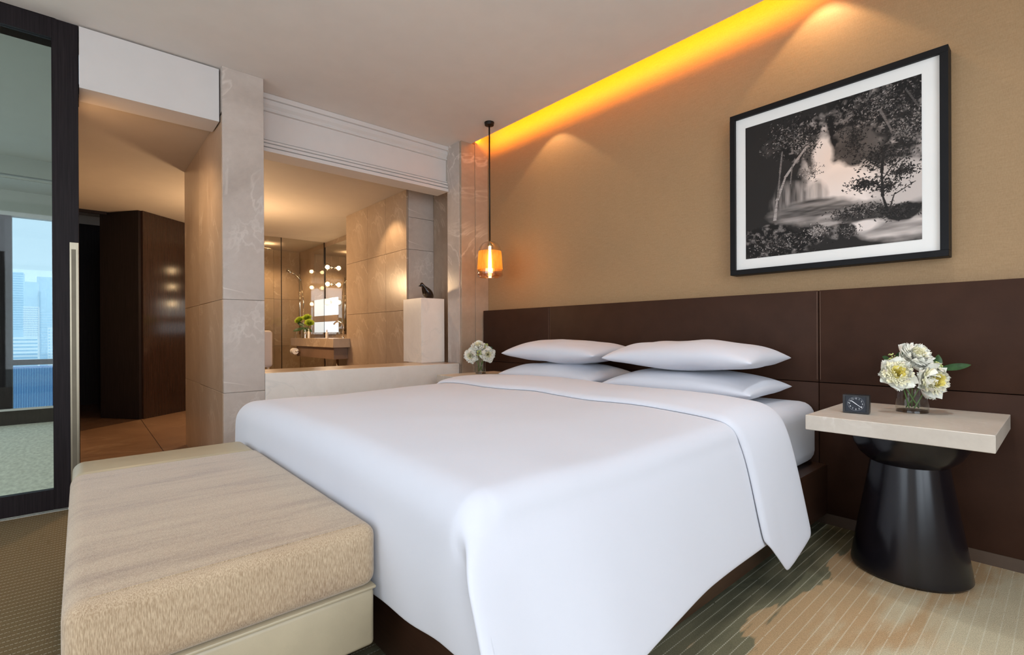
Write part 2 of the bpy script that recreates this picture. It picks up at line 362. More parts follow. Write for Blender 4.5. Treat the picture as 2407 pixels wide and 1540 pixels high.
# ---- bathroom sill wall, pilaster
sl = empty('wall_sill', (-3.95, 1.82, 0), 'low pale marble wall below the bathroom opening', kind='structure')
bx('front_slab', (-3.79, XL, 0.976, 2.638, 0, 0.725), MARBW, sl, 0.002, 1)
bx('core', (-4.17, -3.792, 0.976, 2.66, 0, 0.69), JOINT, sl)
for a, b_ in ((0.976, 1.54), (1.543, 2.10), (2.103, 2.64)): bx('cap_slab', (-4.18, -3.792, a, b_, 0.692, 0.725), MARBB, sl, 0.001, 1)
pi = empty('wall_pilaster', (-3.85, 2.8, 0), 'narrow stone pilaster between bathroom opening and headboard wall', kind='structure')
bx('core', (-3.95, -3.78, 2.69, YW-0.001, 0, ZC+0.1), JOINT, pi)
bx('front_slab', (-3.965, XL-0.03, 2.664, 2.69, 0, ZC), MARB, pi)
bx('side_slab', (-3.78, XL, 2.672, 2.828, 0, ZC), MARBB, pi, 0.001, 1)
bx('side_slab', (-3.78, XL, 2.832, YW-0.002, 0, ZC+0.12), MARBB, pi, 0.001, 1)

# ---- passage and bathroom shell
fp = empty('floor_passage', (-6.0, 0.4, -0.06), 'brown polished stone floor tiles of the passage', kind='structure')
def slab(pts, material, name='tile', z0=-0.06, z1=-0.001):
    bm = bmesh.new(); prism(bm, [(x-fp.location.x, y-fp.location.y) for x, y in pts], 0, z1-z0); return obj(name, bm, material, fp)
slab([(-5.318, -0.03), (-3.802, -0.03), (-3.802, 0.529), (-5.318, 0.529)], FLST)
slab([(-5.318, 0.535), (-3.802, 0.535), (-3.802, 0.716), (-5.318, 0.716)], FLST)
slab([(-6.80, -0.03), (-5.322, -0.03), (-5.322, 0.529), (-7.27, 0.529)], FLST)
slab([(-7.275, 0.535), (-5.322, 0.535), (-5.322, 1.20), (-7.84, 1.20)], FLST)
FLDK = mat('dark_brown_plank', (0.075, 0.042, 0.026), 0.35, var=0.3, scale=4, stretch=(1, 12, 1))
for k in range(8):   # dark planks beyond the diagonal joint
    a0, a1 = k*0.34, (k+1)*0.34-0.006
    slab([(-6.806-a0, -0.03), (-6.806-a1, -0.03), (-7.85-a1, 1.20), (-7.85-a0, 1.20)], FLDK, 'plank')
slab([(-9.6, 1.205), (-3.802, 1.205), (-3.802, 3.0), (-9.6, 3.0)], FLST, 'bathroom_floor')
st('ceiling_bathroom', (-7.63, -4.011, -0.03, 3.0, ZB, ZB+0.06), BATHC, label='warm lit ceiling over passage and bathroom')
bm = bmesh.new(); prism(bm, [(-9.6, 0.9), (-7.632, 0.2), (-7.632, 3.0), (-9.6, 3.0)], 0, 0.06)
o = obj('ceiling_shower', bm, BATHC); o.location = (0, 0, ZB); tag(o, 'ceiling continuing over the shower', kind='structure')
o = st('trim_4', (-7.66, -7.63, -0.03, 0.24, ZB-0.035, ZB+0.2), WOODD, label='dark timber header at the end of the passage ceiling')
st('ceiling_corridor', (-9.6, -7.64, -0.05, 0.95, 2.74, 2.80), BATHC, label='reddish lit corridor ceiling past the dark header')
st('wall_corridor', (-9.42, -9.36, -0.03, 1.6, 0, 2.60), WOODD, label='dark timber wall at the far end of the corridor')
st('wall_corridor_head', (-9.55, -9.46, -0.03, 1.6, 0, 2.80), BATHC, label='plaster behind the dark corridor wall')
st('wall_partition', (-9.5, -3.86, -0.095, -0.03, 0, ZC), BATHC, label='thin plain partition between passage and living room')
# dark timber clad block standing in the passage
A, B, Cc = (-7.302, 0.542), (-7.777, 0.204), (-7.717, 1.041)
blk = empty('wall_timber_block', (-7.6, 0.7, 0), 'dark timber clad corner block inside the passage', kind='structure')
def wallpoly(name, p, q, th, z0, z1, material, parent):
    p = Vector((*p, 0)); q = Vector((*q, 0)); n = (q-p).normalized().cross(Vector((0, 0, 1)))*th
    bm = bmesh.new(); L = parent.location
    prism(bm, [((v-L).x, (v-L).y) for v in (p, q, q-n, p-n)], z0, z1); return obj(name, bm, material, parent)
wallpoly('panel', B, A, -0.03, 0, ZB-0.002, WOODD, blk)
wallpoly('panel', A, (-8.02, 1.335), -0.03, 0, ZB-0.002, WOODP, blk)
# bathroom marble walls
mw = empty('wall_bathroom', (-5.2, 2.7, 0), 'glossy beige marble wall seen through the bathroom opening', kind='structure')
bx('core', (-5.985, -4.50, 2.535, 2.97, 0, ZB-0.001), JOINT, mw)
for xa, xb in ((-5.99, -5.40), (-5.397, -4.95), (-4.947, -4.49)):
    for za, zb in ((0, 0.60), (0.603, 1.24), (1.243, 1.87), (1.873, ZB-0.001)):
        bx('tile', (xa, xb, 2.513, 2.533, za, zb), MARBB, mw, 0.0008, 1)
for za, zb in ((0.7, 1.24), (1.243, 1.87), (1.873, 2.2), (2.203, ZB-0.001)): bx('tile', (-4.498, -4.478, 2.534, 2.83, za, zb), MARB, mw, 0.0008, 1)
bx('tile', (-4.48, -3.98, 2.832, 2.85, 0.6, ZB-0.001), MARBB, mw)
bx('tile', (-6.005, -5.988, 2.514, 2.97, 0, ZB-0.001), MARBB, mw)
st('wall_vanity', (-9.5, -4.0, 2.985, 3.05, 0, ZB), MARBB, label='beige stone wall behind the vanity and shower')
sw = empty('wall_shower', (-9.2, 2.0, 0), 'beige tiled back wall of the shower', kind='structure')
bx('core', (-9.40, -9.225, 1.55, 2.984, 0, ZB-0.001), JOINT, sw)
for ya, yb in ((1.6, 2.1), (2.103, 2.54), (2.543, 2.98)):
    for za, zb in ((0, 0.8), (0.803, 1.62), (1.623, ZB-0.001)): bx('tile', (-9.223, -9.2, ya, yb, za, zb), MARBB, sw, 0.0008, 1)
st('wall_bathroom_left', (-9.2, -8.0, 1.50, 1.58, 0, ZB-0.001), MARBB, label='beige wall closing the shower on the left')

# ---- living room beyond the glass door
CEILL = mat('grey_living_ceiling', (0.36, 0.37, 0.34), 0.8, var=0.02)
st('ceiling_living', (-7.0, -3.80, -4.0, -0.10, ZC, ZC+0.06), CEILL, label='living room ceiling beyond the glass door')
st('trim_5', (-7.85, -7.0, -4.0, -0.10, 2.62, 2.86), CEILL, label='lowered soffit in front of the living room window')
st('trim_6', (-7.06, -7.02, -4.0, -0.10, 2.585, 2.60), CHROME, label='thin curtain rail under the living room soffit')
st('wall_living_head', (-7.92, -7.80, -4.0, -0.10, 2.34, 2.62), CEILL, label='strip of wall above the living room window')
st('wall_living_sill', (-7.92, -7.80, -4.0, -0.10, 0.0, 0.165), WOODD, label='dark base below the living room window')
st('wall_living_side', (-3.84, -3.80, -4.0, -1.45, 0, ZC), WHITE, label='wall beside the glass door')
st('wall_living_rear', (-7.3, -3.8, -4.06, -4.0, 0, 0.3), WHITE, label='living room wall below the added fill light')
w = empty('window_3', (-7.85, -0.6, 0.165), 'living room window looking out over the city', kind='structure')
bx('frame', (-7.90, -7.80, -0.70, -0.575, 0.165, 2.34), WOODD, w)
bx('frame', (-7.90, -7.80, -0.245, -0.10, 0.165, 2.34), WOODD, w)
bx('frame', (-7.90, -7.80, -1.9, -1.78, 0.165, 2.34), WOODD, w)
bx('transom', (-7.88, -7.82, -1.78, -0.70, 0.665, 0.725), WOODD, w); bx('transom', (-7.88, -7.82, -0.575, -0.245, 0.665, 0.725), WOODD, w)
bx('sill_strip', (-7.80, -7.74, -4.0, -0.10, 0.165, 0.185), WHITE, w)
for ya, yb in ((-1.78, -0.70), (-0.575, -0.245)):
    bx('pane', (-7.855, -7.849, ya, yb, 0.185, 0.665), WPANE, w); bx('pane', (-7.855, -7.849, ya, yb, 0.725, 2.34), WPANE, w)

# ---- sliding glass door
d = empty('door_1', (-3.80, -0.7, 0.01), 'dark framed sliding glass door at the left edge', kind='structure')
DX0, DX1 = -3.845, -3.80
bx('stile', (DX0, DX1, -0.118, -0.004, 0.012, 2.798), WOODD, d, 0.002, 1)
bx('stile', (DX0, DX1, -1.42, -1.31, 0.012, 2.798), WOODD, d, 0.002, 1)
bx('top_rail', (DX0, DX1-0.002, -1.31, -0.118, 2.687, 2.798), WOODD, d)
bx('bottom_rail', (DX0, DX1-0.002, -1.31, -0.118, 0.012, 0.127), WOODD, d)
bx('pane', (-3.826, -3.820, -1.31, -0.118, 0.127, 2.687), PANE, d)
h = bx('handle', (-3.80, -3.788, -0.046, -0.006, 0.15, 1.535), BRASS, d, 0.001, 1)
bm = bmesh.new(); box(bm, 0.0061, 0.0085, -0.012, 0.010, 0.04, 1.345); o = obj('grip_recess_shade', bm, mat('recess_shade_bronze', (0.16, 0.135, 0.095), 0.5, 0.6), h)  # raised dark strip, the recess shade is put into its colour
bm = bmesh.new(); box(bm, 0.006, 0.016, 0.008, 0.015, 0.04, 1.345); o = obj('grip_edge', bm, BRASS, h)

# ------------------------------------------------------------------ headboard
hb = empty('headboard', (-1.9, 2.93, 0.055), 'long dark brown leather headboard panelling behind the bed', 'headboard')
xs = [-3.722, -2.84, -0.87, 1.10, 1.88]; zs = [0.055, 0.736, 1.218]
for i in range(4):
    for j in range(2):
        g = 0.0014
        bx('leather_panel', (xs[i]+(g if i else 0), xs[i+1]-g, 2.908, 2.962, zs[j]+(g if j else 0), zs[j+1]-(g if j == 0 else 0)), LEATH, hb, 0.004, 2)
bx('backing', (-3.715, 1.88, 2.958, 2.986, 0.055, 1.212), BASEW, hb)
for x in xs[1:4]:
    for s in (-1, 1): bx('stitch_line', (x+s*0.0075-0.0006, x+s*0.0075+0.0006, 2.9072, 2.9085, 0.75, 1.212), STITCH, hb)

# ------------------------------------------------------------------ bed
bb = empty('bed_base', (-1.85, 1.76, 0), 'dark polished wooden bed platform under the white bedding', 'bed base')
bx('platform', (-2.83, -0.83, 0.665, 2.905, 0.06, 0.315), BASEW, bb, 0.004, 1)
bx('plinth', (-2.74, -0.93, 0.72, 2.90, 0.0, 0.06), BLACKM, bb)
bm = bmesh.new(); box(bm, -0.985, 0.985, -1.10, 1.10, 0, 0.32, 0.07, 5)
mt = obj('mattress', bm, LINEN, angle=60); mt.location = (-1.855, 1.80, 0.318)
tag(mt, 'thick mattress in a fitted white sheet, bare corner beside the right nightstand', 'mattress')

XR, XLb, YF = -0.90, -2.83, 0.615      # duvet edges
def crown(x, y):
    t = (x-XLb)/(XR-XLb); s = max(0, 1-(2*t-1)**4)
    wv = 0.008*noise.noise((x*2.2, y*2.0, 3.1))+0.004*noise.noise((x*5, y*4, 9))
    return 0.648+0.022*s+wv+0.012*sm(1.2, 1.9, y)
def hem_r(y): return lerp(0.205, 0.03, sm(0.98, 0.6, y))
def side_prof(q, y, hem, sgn):
    """q 0..1 down the side from the rounded edge to the hem: (outward offset, z)"""
    z0 = crown(XR if sgn > 0 else XLb, y)
    a = min(q/0.3, 1)*PI/2
    zz = z0-0.075*(1-math.cos(a)); out = 0.075*math.sin(a)
    if q > 0.3:
        k = (q-0.3)/0.7; zz = lerp(z0-0.075, hem, k)
        out += (lerp(0.085, 0.190, sm(1.5, 0.62, y))*k**0.8 if sgn > 0 else 0.02*k)+0.006*math.sin(y*5.2+1)*k+0.002*math.sin(y*11)*k
    return out, zz
NT, NS = 40, 18
def make_duvet():
    """top sheet plus one continuous skirt; the right foot corner is an S-fold of the same sheet"""
    bm = bmesh.new(); YB = YF+0.08; nr = 48; QS = [i/20 for i in range(1, 21)]
    ys = [lerp(2.25, YB, i/(nr-1)) for i in range(nr)]; xs_ = [lerp(XLb, XR, i/(NT-1)) for i in range(NT)]
    top = [[bm.verts.new((x, y, crown(x, y))) for x in xs_] for y in ys]
    for a, b in zip(top, top[1:]):
        for i in range(NT-1): bm.faces.new((a[i], a[i+1], b[i+1], b[i]))
    cols = []
    def col(tv, f): cols.append((tv, [bm.verts.new(f(q)) for q in QS]))
    def footz(q, z0, hem):
        a = min(q/0.3, 1)*PI/2; k = max(0, (q-0.3)/0.7)
        return 0.10*math.sin(a), (z0-0.10*(1-math.cos(a)) if q <= 0.3 else lerp(z0-0.10, hem, k)), k
    for i, y in enumerate(ys):
        def f(q, y=y): o_, z = side_prof(q, y, 0.26, -1); return (XLb-o_, y, z)
        col(top[i][0], f)
    zc = top[-1][0].co.z
    for a_ in (0.25, 0.5, 0.75):
        def f(q, a_=a_):
            an = a_*PI/2; o_, z, k = footz(q, zc, 0.275); r = 0.075+0.025*a_
            return (XLb-(o_*0.9+0.01*k)*math.cos(an), YB-o_*math.sin(an), z)
        col(top[-1][0], f)
    for i, x in enumerate(xs_):
        t = i/(NT-1)
        def f(q, x=x, t=t, z0=top[-1][i].co.z):
            o_, z, k = footz(q, z0, 0.283+0.02*sm(0.9, 1, t))
            return (x+0.01*k*sm(0.9, 1, t), YB-o_+0.006*k-0.008*math.sin(k*PI)+0.005*math.sin(t*21+1)*k*k+0.003*math.sin(t*47)*k*k, z)
        col(top[-1][i], f)
    zr = top[-1][-1].co.z
    fold = [('F', 0.45, 0.0, -0.097), ('F', 0.68, -0.012, -0.086), ('M', 1.0, -0.004, -0.098), ('L', 1.0, -0.014, -0.112), ('L', 1.0, -0.010, -0.122), ('L', 1.0, 0.000, -0.124), ('L', 1.0, 0.006, -0.108), ('L', 1.0, 0.004, -0.06)]
    for n_, (kind, m_, dx, dy) in enumerate(fold):
        def f(q, n_=n_, kind=kind, m_=m_, dx=dx, dy=dy):
            so, zs = side_prof(q, YB, hem_r(YB), 1); o_, zf, k = footz(q, zr, 0.31)
            s_ = math.sin(min(q/0.3, 1)*PI/2); an = (n_+1)/(len(fold)+1)*PI/2
            sx_, sy_ = 0.075*s_*math.sin(an), -0.10*s_*math.cos(an); g = sm(-0.06, 0.16, k) if q > 0.3 else sm(-0.06, 0.16, 0)*sm(0.15, 0.3, q)
            z = zf if kind == 'F' else (zs if kind == 'L' else (zf+zs)/2); z = lerp(min(zf, zs) if q < 0.3 else z, z, g)
            return (XR+lerp(sx_, so*m_+dx, g), YB+lerp(sy_, dy, g), z)
        col(top[-1][-1], f)
    for i in range(nr-1, -1, -1):
        def f(q, y=ys[i]): o_, z = side_prof(q, y, hem_r(y), 1); return (XR+o_, y, z)
        col(top[i][-1], f)
    for (ta, ca), (tb, cb) in zip(cols, cols[1:]):
        if ta is tb: bm.faces.new((ta, cb[0], ca[0]))
        else: bm.faces.new((ta, tb, cb[0], ca[0]))
        for r in range(len(QS)-1): bm.faces.new((ca[r], cb[r], cb[r+1], ca[r+1]))
    return bm
dv = empty('duvet', (-1.85, 1.4, 0.64), 'smooth white duvet draped over the bed, turned down at the head', 'duvet')
o = obj('cover', make_duvet(), LINEN, dv, smooth=True); o.location = -dv.location
md = o.modifiers.new('thick', 'SOLIDIFY'); md.thickness = 0.006; md.offset = -1
md = o.modifiers.new('sub', 'SUBSURF'); md.levels = 1; md.render_levels = 1
def make_flap():
    bm = bmesh.new(); rows = []
    ny = 26; n2 = NS
    for j in range(ny+1):
        v = j/ny; row = []
        for c in range(NS+NT+n2):
            if c < NS: q = 1-c/NS; sgn = -1; hem = 0.30
            elif c >= NS+NT: q = (c-NS-NT+1)/n2; sgn = 1; hem = pl(v, [(0, 0.23), (0.28, 0.09), (0.42, 0.105), (1, 0.185)])
            else: q = 0; sgn = 0
            wob = 0.018*math.sin((c-NS)/NT*7+0.5)+0.012*math.sin((c-NS)/NT*17)
            y0 = 1.83+wob*(1 if sgn == 0 else 0.4); y1 = 2.315
            if sgn > 0: y0 = lerp(1.83, 1.885, q)+0.01*math.sin(q*5); y1 = 2.315+0.03*q
            y = lerp(y0, y1, v)
            # lift: hem edge puffed, head edge rolls down onto the sheet
            lift = 0.018+0.014*math.sin(min(1, v/0.35)*PI/2)+0.012*math.sin(v*PI)
            roll = 0.075*max(0, (v-0.82)/0.18)**2
            if j == 0: lift = 0.004
            if sgn == 0:
                x = lerp(XLb, XR, (c-NS)/(NT-1)); z = crown(x, y)+lift-roll
                if x < -2.4: z -= 0
            else:
                out, z = side_prof(q, y, hem, sgn); k = min(1, q/0.3)
                out += lift*k; z += lift*(1-k)-roll*(1-k); x = XR+out if sgn > 0 else XLb-out
                if sgn > 0: x -= 0.05*max(0, (v-0.75)/0.25)**2*k
            row.append(bm.verts.new((x, y, z)))
        rows.append(row)
    for a, b in zip(rows, rows[1:]):
        for i in range(len(a)-1): bm.faces.new((a[i], a[i+1], b[i+1], b[i]))
    return bm
o = obj('turned_down_edge', make_flap(), LINEN, dv, smooth=True); o.location = -dv.location
md = o.modifiers.new('thick', 'SOLIDIFY'); md.thickness = 0.008; md.offset = -1
md = o.modifiers.new('sub', 'SUBSURF'); md.levels = 1; md.render_levels = 1

def pillow(name, loc, w, dpt, hgt, rz, tx, ty, seed, label):
    bm = bmesh.new(); n = 26
    def surf(sign):
        vs = []
        for j in range(n+1):
            row = []
            for i in range(n+1):
                u = 2*i/n-1; v = 2*j/n-1
                ex = 1-0.055*(1-v*v)**1.0*abs(u)**3; ey = 1-0.07*(1-u*u)*abs(v)**3
                px, py = u*ex*w/2, v*ey*dpt/2
                k = max(0, (1-abs(u)**2.3))*max(0, (1-abs(v)**2.1))
                z = sign*hgt/2*(k**0.47)
                z += sign*0.012*noise.noise((u*2.4+seed, v*2.4, seed))*(k**0.5)
                z += -0.012*(abs(u)**3+abs(v)**3)*0.5 + 0.01*noise.noise((u*1.3, v*1.3+seed, 5))
                row.append(bm.verts.new((px, py, z)))
            vs.append(row)
        for j in range(n):
            for i in range(n): bm.faces.new((vs[j][i], vs[j][i+1], vs[j+1][i+1], vs[j+1][i]))
    surf(1); surf(-1)
    bmesh.ops.remove_doubles(bm, verts=bm.verts, dist=0.0004)
    o = obj(name, bm, LINEN, smooth=True); o.location = loc; o.rotation_euler = (tx, ty, rz)
    md = o.modifiers.new('sub', 'SUBSURF'); md.levels = 1; md.render_levels = 1
    return tag(o, label, 'pillow', 'white bed pillows')
pillow('pillow', (-1.41, 2.58, 0.718), 0.90, 0.54, 0.15, 0.0, 0.02, 0.0, 1, 'lower white pillow of the right stack, nearest the right nightstand')
pillow('pillow', (-1.41, 2.58, 0.872), 0.90, 0.52, 0.165, 0.0, 0.02, 0.0, 4, 'upper white pillow of the right stack, below the picture side')
pillow('pillow', (-2.36, 2.58, 0.718), 0.90, 0.54, 0.15, 0.0, 0.02, 0.0, 8, 'lower white pillow of the left stack, towards the bathroom')
pillow('pillow', (-2.36, 2.60, 0.872), 0.90, 0.52, 0.165, 0.0, 0.02, 0.0, 11, 'upper white pillow of the left stack, beside the small flowers')

# ------------------------------------------------------------------ bench
bn = empty('bench', (-1.905, 0.265, 0), 'low upholstered bench at the foot of the bed, tan fabric over beige leather', 'bench')
X0, X1, Y0, Y1, ZT = -2.61, -1.20, -0.03, 0.585, 0.503
bx('leather_base', (X0+0.01, X1-0.006, Y0+0.008, Y1-0.008, 0.185, 0.336), BLEA, bn, 0.012, 3)
bx('plinth', (X0+0.06, X1-0.06, Y0+0.06, Y1-0.05, 0.0, 0.185), BLACKM, bn)
bx('piping', (X0+0.006, X1-0.003, Y0+0.005, Y1-0.005, 0.334, 0.342), BLEA, bn, 0.003, 2)
bx('leather_end', (X0, -2.352, Y0+0.004, Y1-0.004, 0.340, ZT-0.004), BLEA, bn, 0.035, 5)
c = bx('fabric_cushion', (-2.353, X1, Y0, Y1, 0.340, ZT), BFAB, bn, 0.035, 5)
for ya, yb in ((Y0+0.04, Y1-0.04),):
    s = bx('seam', (X1-0.030, X1-0.024, ya, yb, ZT-0.003, ZT+0.0015), BFAB, bn)

# ------------------------------------------------------------------ nightstands
def nightstand(loc, label):
    t = empty('nightstand', loc, label, 'nightstand', 'stone topped bedside tables')
    bm = bmesh.new(); box(bm, -0.285, 0.285, -0.31, 0.31, 0.592, 0.653, 0.002, 1); obj('stone_top', bm, MARBN, t)
    bm = bmesh.new()
    lathe(bm, [(0.19, 0.001), (0.197, 0.012), (0.192, 0.05), (0.165, 0.22), (0.142, 0.36), (0.128, 0.452)], 56, (0, 0.02, 0), 1.03, 1.03)
    obj('pedestal', bm, LACQ, t, angle=40)
    bm = bmesh.new()
    lathe(bm, [(0.122, 0.448), (0.134, 0.456), (0.165, 0.485), (0.187, 0.525), (0.195, 0.56), (0.197, 0.592)], 56, (0, 0.02, 0), 1.03, 1.03)
    obj('bowl_collar', bm, LACQ, t, angle=40)
    return t
ns = nightstand((-0.448, 2.59, 0), 'stone topped nightstand on black tapered pedestal, right of the bed with the clock')
ns2 = nightstand((-3.235, 2.56, 0), 'stone topped nightstand left of the bed, below the pendant lamp')

# ------------------------------------------------------------------ alarm clock
ck = empty('alarm_clock', (-0.602, 2.49, 0.6535), 'small black square alarm clock with white hands on the right nightstand', 'clock', rz=math.radians(7))
BLKP = mat('black_plastic', (0.012, 0.012, 0.014), 0.38, var=0.1)
bm = bmesh.new(); box(bm, -0.046, 0.046, -0.022, 0.026, 0.002, 0.078, 0.003, 2); obj('case', bm, BLKP, ck, angle=40)
bm = bmesh.new(); box(bm, -0.046, 0.046, -0.028, -0.022, 0.002, 0.008); box(bm, -0.046, 0.046, -0.028, -0.022, 0.072, 0.078)
box(bm, -0.046, -0.037, -0.028, -0.022, 0.008, 0.072); box(bm, 0.037, 0.046, -0.028, -0.022, 0.008, 0.072); obj('bezel', bm, BLKP, ck)
bm = bmesh.new(); box(bm, -0.037, 0.037, -0.0235, -0.0225, 0.008, 0.072); dl = obj('dial', bm, mat('blue_black_dial', (0.012, 0.016, 0.026), 0.5), ck)
DW = mat('dial_white', (0.8, 0.82, 0.85), 0.6, var=0.02)
ccx, ccz = 0.0, 0.041
def bar(bm, ang, r0, r1, wd, y):
    dx, dz = math.sin(ang), math.cos(ang); px, pz = dz*wd/2, -dx*wd/2
    P = [(ccx+dx*r+s*px, ccz+dz*r+s*pz) for r, s in ((r0, -1), (r0, 1), (r1, 1), (r1, -1))]
    a = [bm.verts.new((x, y, z)) for x, z in P]; b = [bm.verts.new((x, y-0.0006, z)) for x, z in P]
    bm.faces.new(a); bm.faces.new(b[::-1])
    for i in range(4): bm.faces.new((a[i], a[(i+1) % 4], b[(i+1) % 4], b[i]))
bm = bmesh.new(); bar(bm, math.radians(-52), -0.004, 0.019, 0.0026, -0.0250); obj('hour_hand', bm, DW, ck)
bm = bmesh.new(); bar(bm, math.radians(126), -0.006, 0.027, 0.0018, -0.0257); obj('minute_hand', bm, DW, ck)
bm = bmesh.new(); bar(bm, math.radians(-82), 0.024, 0.029, 0.0012, -0.0245); obj('alarm_hand', bm, DW, ck)
bm = bmesh.new()
for k in range(60):
    if k % 5 == 0 or k % 5: bar(bm, k*PI/30, 0.0275 if k % 5 == 0 else 0.0283, 0.0292, 0.0007, -0.0240)
obj('minute_track', bm, DW, ck)
def text(s, size):
    cu = bpy.data.curves.new('txt', 'FONT'); cu.body = s; cu.size = size; cu.align_x = 'CENTER'; cu.align_y = 'CENTER'; cu.extrude = 0.0002
    o = bpy.data.objects.new('txt', cu); COL.objects.link(o); bpy.context.view_layer.update()
    me = bpy.data.meshes.new_from_object(o.evaluated_get(bpy.context.evaluated_depsgraph_get()))
    bpy.data.objects.remove(o); me.name = 'numeral'; return me
for k in range(1, 13):
    me = text(str(k), 0.0085); o = link('numeral', me, DW, ck); a = k*PI/6
    o.rotation_euler = (PI/2, 0, 0); o.location = (ccx+0.0225*math.sin(a), -0.0243, ccz+0.0225*math.cos(a))

# ------------------------------------------------------------------ flowers
PETAL = mat('ivory_petal', (0.90, 0.89, 0.80), 0.6, var=0.06, scale=30, sheen=0.2)
PETAL2 = mat('cream_inner_petal', (0.90, 0.86, 0.62), 0.6, var=0.08, scale=60)
YELL = mat('yellow_flower_heart', (0.88, 0.76, 0.20), 0.6, var=0.15, scale=80)
LEAF = mat('deep_green_leaf', (0.035, 0.085, 0.030), 0.35, var=0.4, scale=25)
LEAFY = mat('lime_bud', (0.50, 0.56, 0.20), 0.5, var=0.25, scale=60)
STEM = mat('green_stem', (0.10, 0.19, 0.05), 0.5, var=0.25, scale=40)
LIME = mat('lime_chrysanthemum', (0.42, 0.55, 0.05), 0.6, var=0.2, scale=40)
WATER = thin_glass('vase_water', (0.95, 0.96, 0.94), 0.0, 1.33, 0.5)
def petal_mesh(name, L, Wd, cup, ruff, seed):
    bm = bmesh.new()
    def f(u, v):
        s = (u-0.5)*2; wv = Wd/2*(math.sin(PI*min(1, (v*0.86+0.10)))**0.6)
        x = s*wv; y = v*L; z = cup*(v**1.7)*L-0.25*cup*L*math.sin(v*PI)+0.22*Wd*s*s*(0.4+0.6*v)
        z += ruff*math.sin(s*6+seed)*v*v*L*0.10; y += ruff*0.06*L*math.sin(s*9+seed*2)*v**3-0.10*L*s*s*v
        return (x, y, z)
    grid(bm, f, 7, 6)
    me = bpy.data.meshes.new(name); bm.to_mesh(me); bm.free()
    for p in me.polygons: p.use_smooth = True
    me.materials.append(PETAL); return me
PET = [petal_mesh('petal', 0.052, 0.056, 0.25, 0.8, k) for k in range(3)]
def inner_mesh(R, n, mat1, mat2, seed, L=0.026, wd=0.010):
    """dense cluster of thin upright petals: ONE part (too small to pick apart)"""
    rnd = random.Random(seed); bm = bmesh.new(); mi = []
    for k in range(n):
        f = (k+0.5)/n; th = k*2.39996; ph = f**0.6*1.25
        d = Vector((math.sin(ph)*math.cos(th), math.sin(ph)*math.sin(th), math.cos(ph)))
        side = d.cross(Vector((0, 0, 1))).normalized() if d.z < 0.99 else Vector((1, 0, 0))
        l = (R+L*rnd.uniform(0.1, 0.5))*(0.75+0.25*f); w_ = wd*rnd.uniform(0.6, 1.2)
        base = d*R*0.25
        p = [base-side*w_*0.3, base+side*w_*0.3, d*l*0.8+side*w_*0.6, d*l+side*w_*0.1+Vector((0, 0, 0.002)), d*l*0.8-side*w_*0.6]
        fce = bm.faces.new([bm.verts.new(q) for q in p]); fce.material_index = 1 if f < 0.3 else 0
    me = bpy.data.meshes.new('petal_cluster'); bm.to_mesh(me); bm.free(); me.materials.append(mat1); me.materials.append(mat2)
    return me
INN = [inner_mesh(0.032, 170, PETAL2, YELL, 3), inner_mesh(0.036, 190, PETAL, PETAL2, 5)]
def peony(loc, facing, size, npet, seed, inner, stem_to, label, group):
    rnd = random.Random(seed)
    t = empty('peony', loc, label, 'flower', group)
    q = Vector(facing).normalized().to_track_quat('Z', 'Y')
    for ring, (cnt, tl, sc) in enumerate(((npet-2, -0.12, 1.0), (npet-3, 0.42, 0.86), (npet-4, 0.72, 0.62))):
        for k in range(cnt):
            o = link('petal', PET[(k+ring) % 3], None, t)
            a = 2*PI*(k+0.4*ring)/cnt+rnd.uniform(-.25, .25); tilt = tl+rnd.uniform(-0.18, 0.14)
            o.rotation_euler = (q.to_matrix() @ Matrix.Rotation(a, 3, 'Z') @ Matrix.Rotation(tilt, 3, 'X')).to_euler()
            e_ = size*sc*rnd.uniform(0.88, 1.12); o.scale = (e_, e_, e_); o.location = q @ Vector((0, 0, -0.008+0.004*ring))
    o = link('petal_cluster', INN[inner], None, t); o.rotation_euler = q.to_euler(); o.scale = (size*1.12,)*3
    bm = bmesh.new(); e = Vector(stem_to)-Vector(loc); b0 = q @ Vector((0, 0, -0.01))
    tube(bm, [b0, b0*0.5+e*0.35+Vector((0, 0, 0.01)), e*0.75, e], 0.0028, 6); obj('stem', bm, STEM, t, smooth=True)
    return t
def leaf_mesh(L, wd, bend, seed=0):
    bm = bmesh.new()
    def f(u, v):
        s = (u-0.5)*2; x = s*wd/2*math.sin(PI*min(1, v*0.97+0.015))**0.8
        return (x, v*L, bend*v*v*L+0.25*abs(x)+0.01*L*math.sin(v*9+seed))
    grid(bm, f, 5, 9); return bm
def sprig(loc, leaves, label, group, buds=None, stem_to=None, name='leaf_sprig'):
    t = empty(name, loc, label, 'foliage', group)
    for (off, dr, L, wd, bend) in leaves:
        o = obj('leaf', leaf_mesh(L, wd, bend), LEAF, t, smooth=True); o.location = off
        yd = Vector(dr).normalized(); zd = (-fw+Vector((0, 0, 0.35))); zd = (zd-yd*zd.dot(yd)).normalized()
        o.rotation_euler = Matrix((yd.cross(zd), yd, zd)).transposed().to_euler()
    if buds:
        bm = bmesh.new(); rnd = random.Random(4); c, R, n = buds
        for k in range(n):
            d_ = Vector((rnd.gauss(0, 1), rnd.gauss(0, 1), rnd.gauss(0, 1))).normalized()*R*rnd.uniform(0.7, 1)
            sphere(bm, Vector(c)+d_, 0.0042*R/0.024, 1, 1, 1, 7, 5)
        tag(obj('bud_cluster', bm, LEAFY, t, smooth=True), kind='stuff')
    if stem_to:
        bm = bmesh.new(); e = Vector(stem_to)-Vector(loc); tube(bm, [(0, 0, 0), e*0.5, e], 0.0026, 6); obj('stem', bm, STEM, t, smooth=True)
    return t
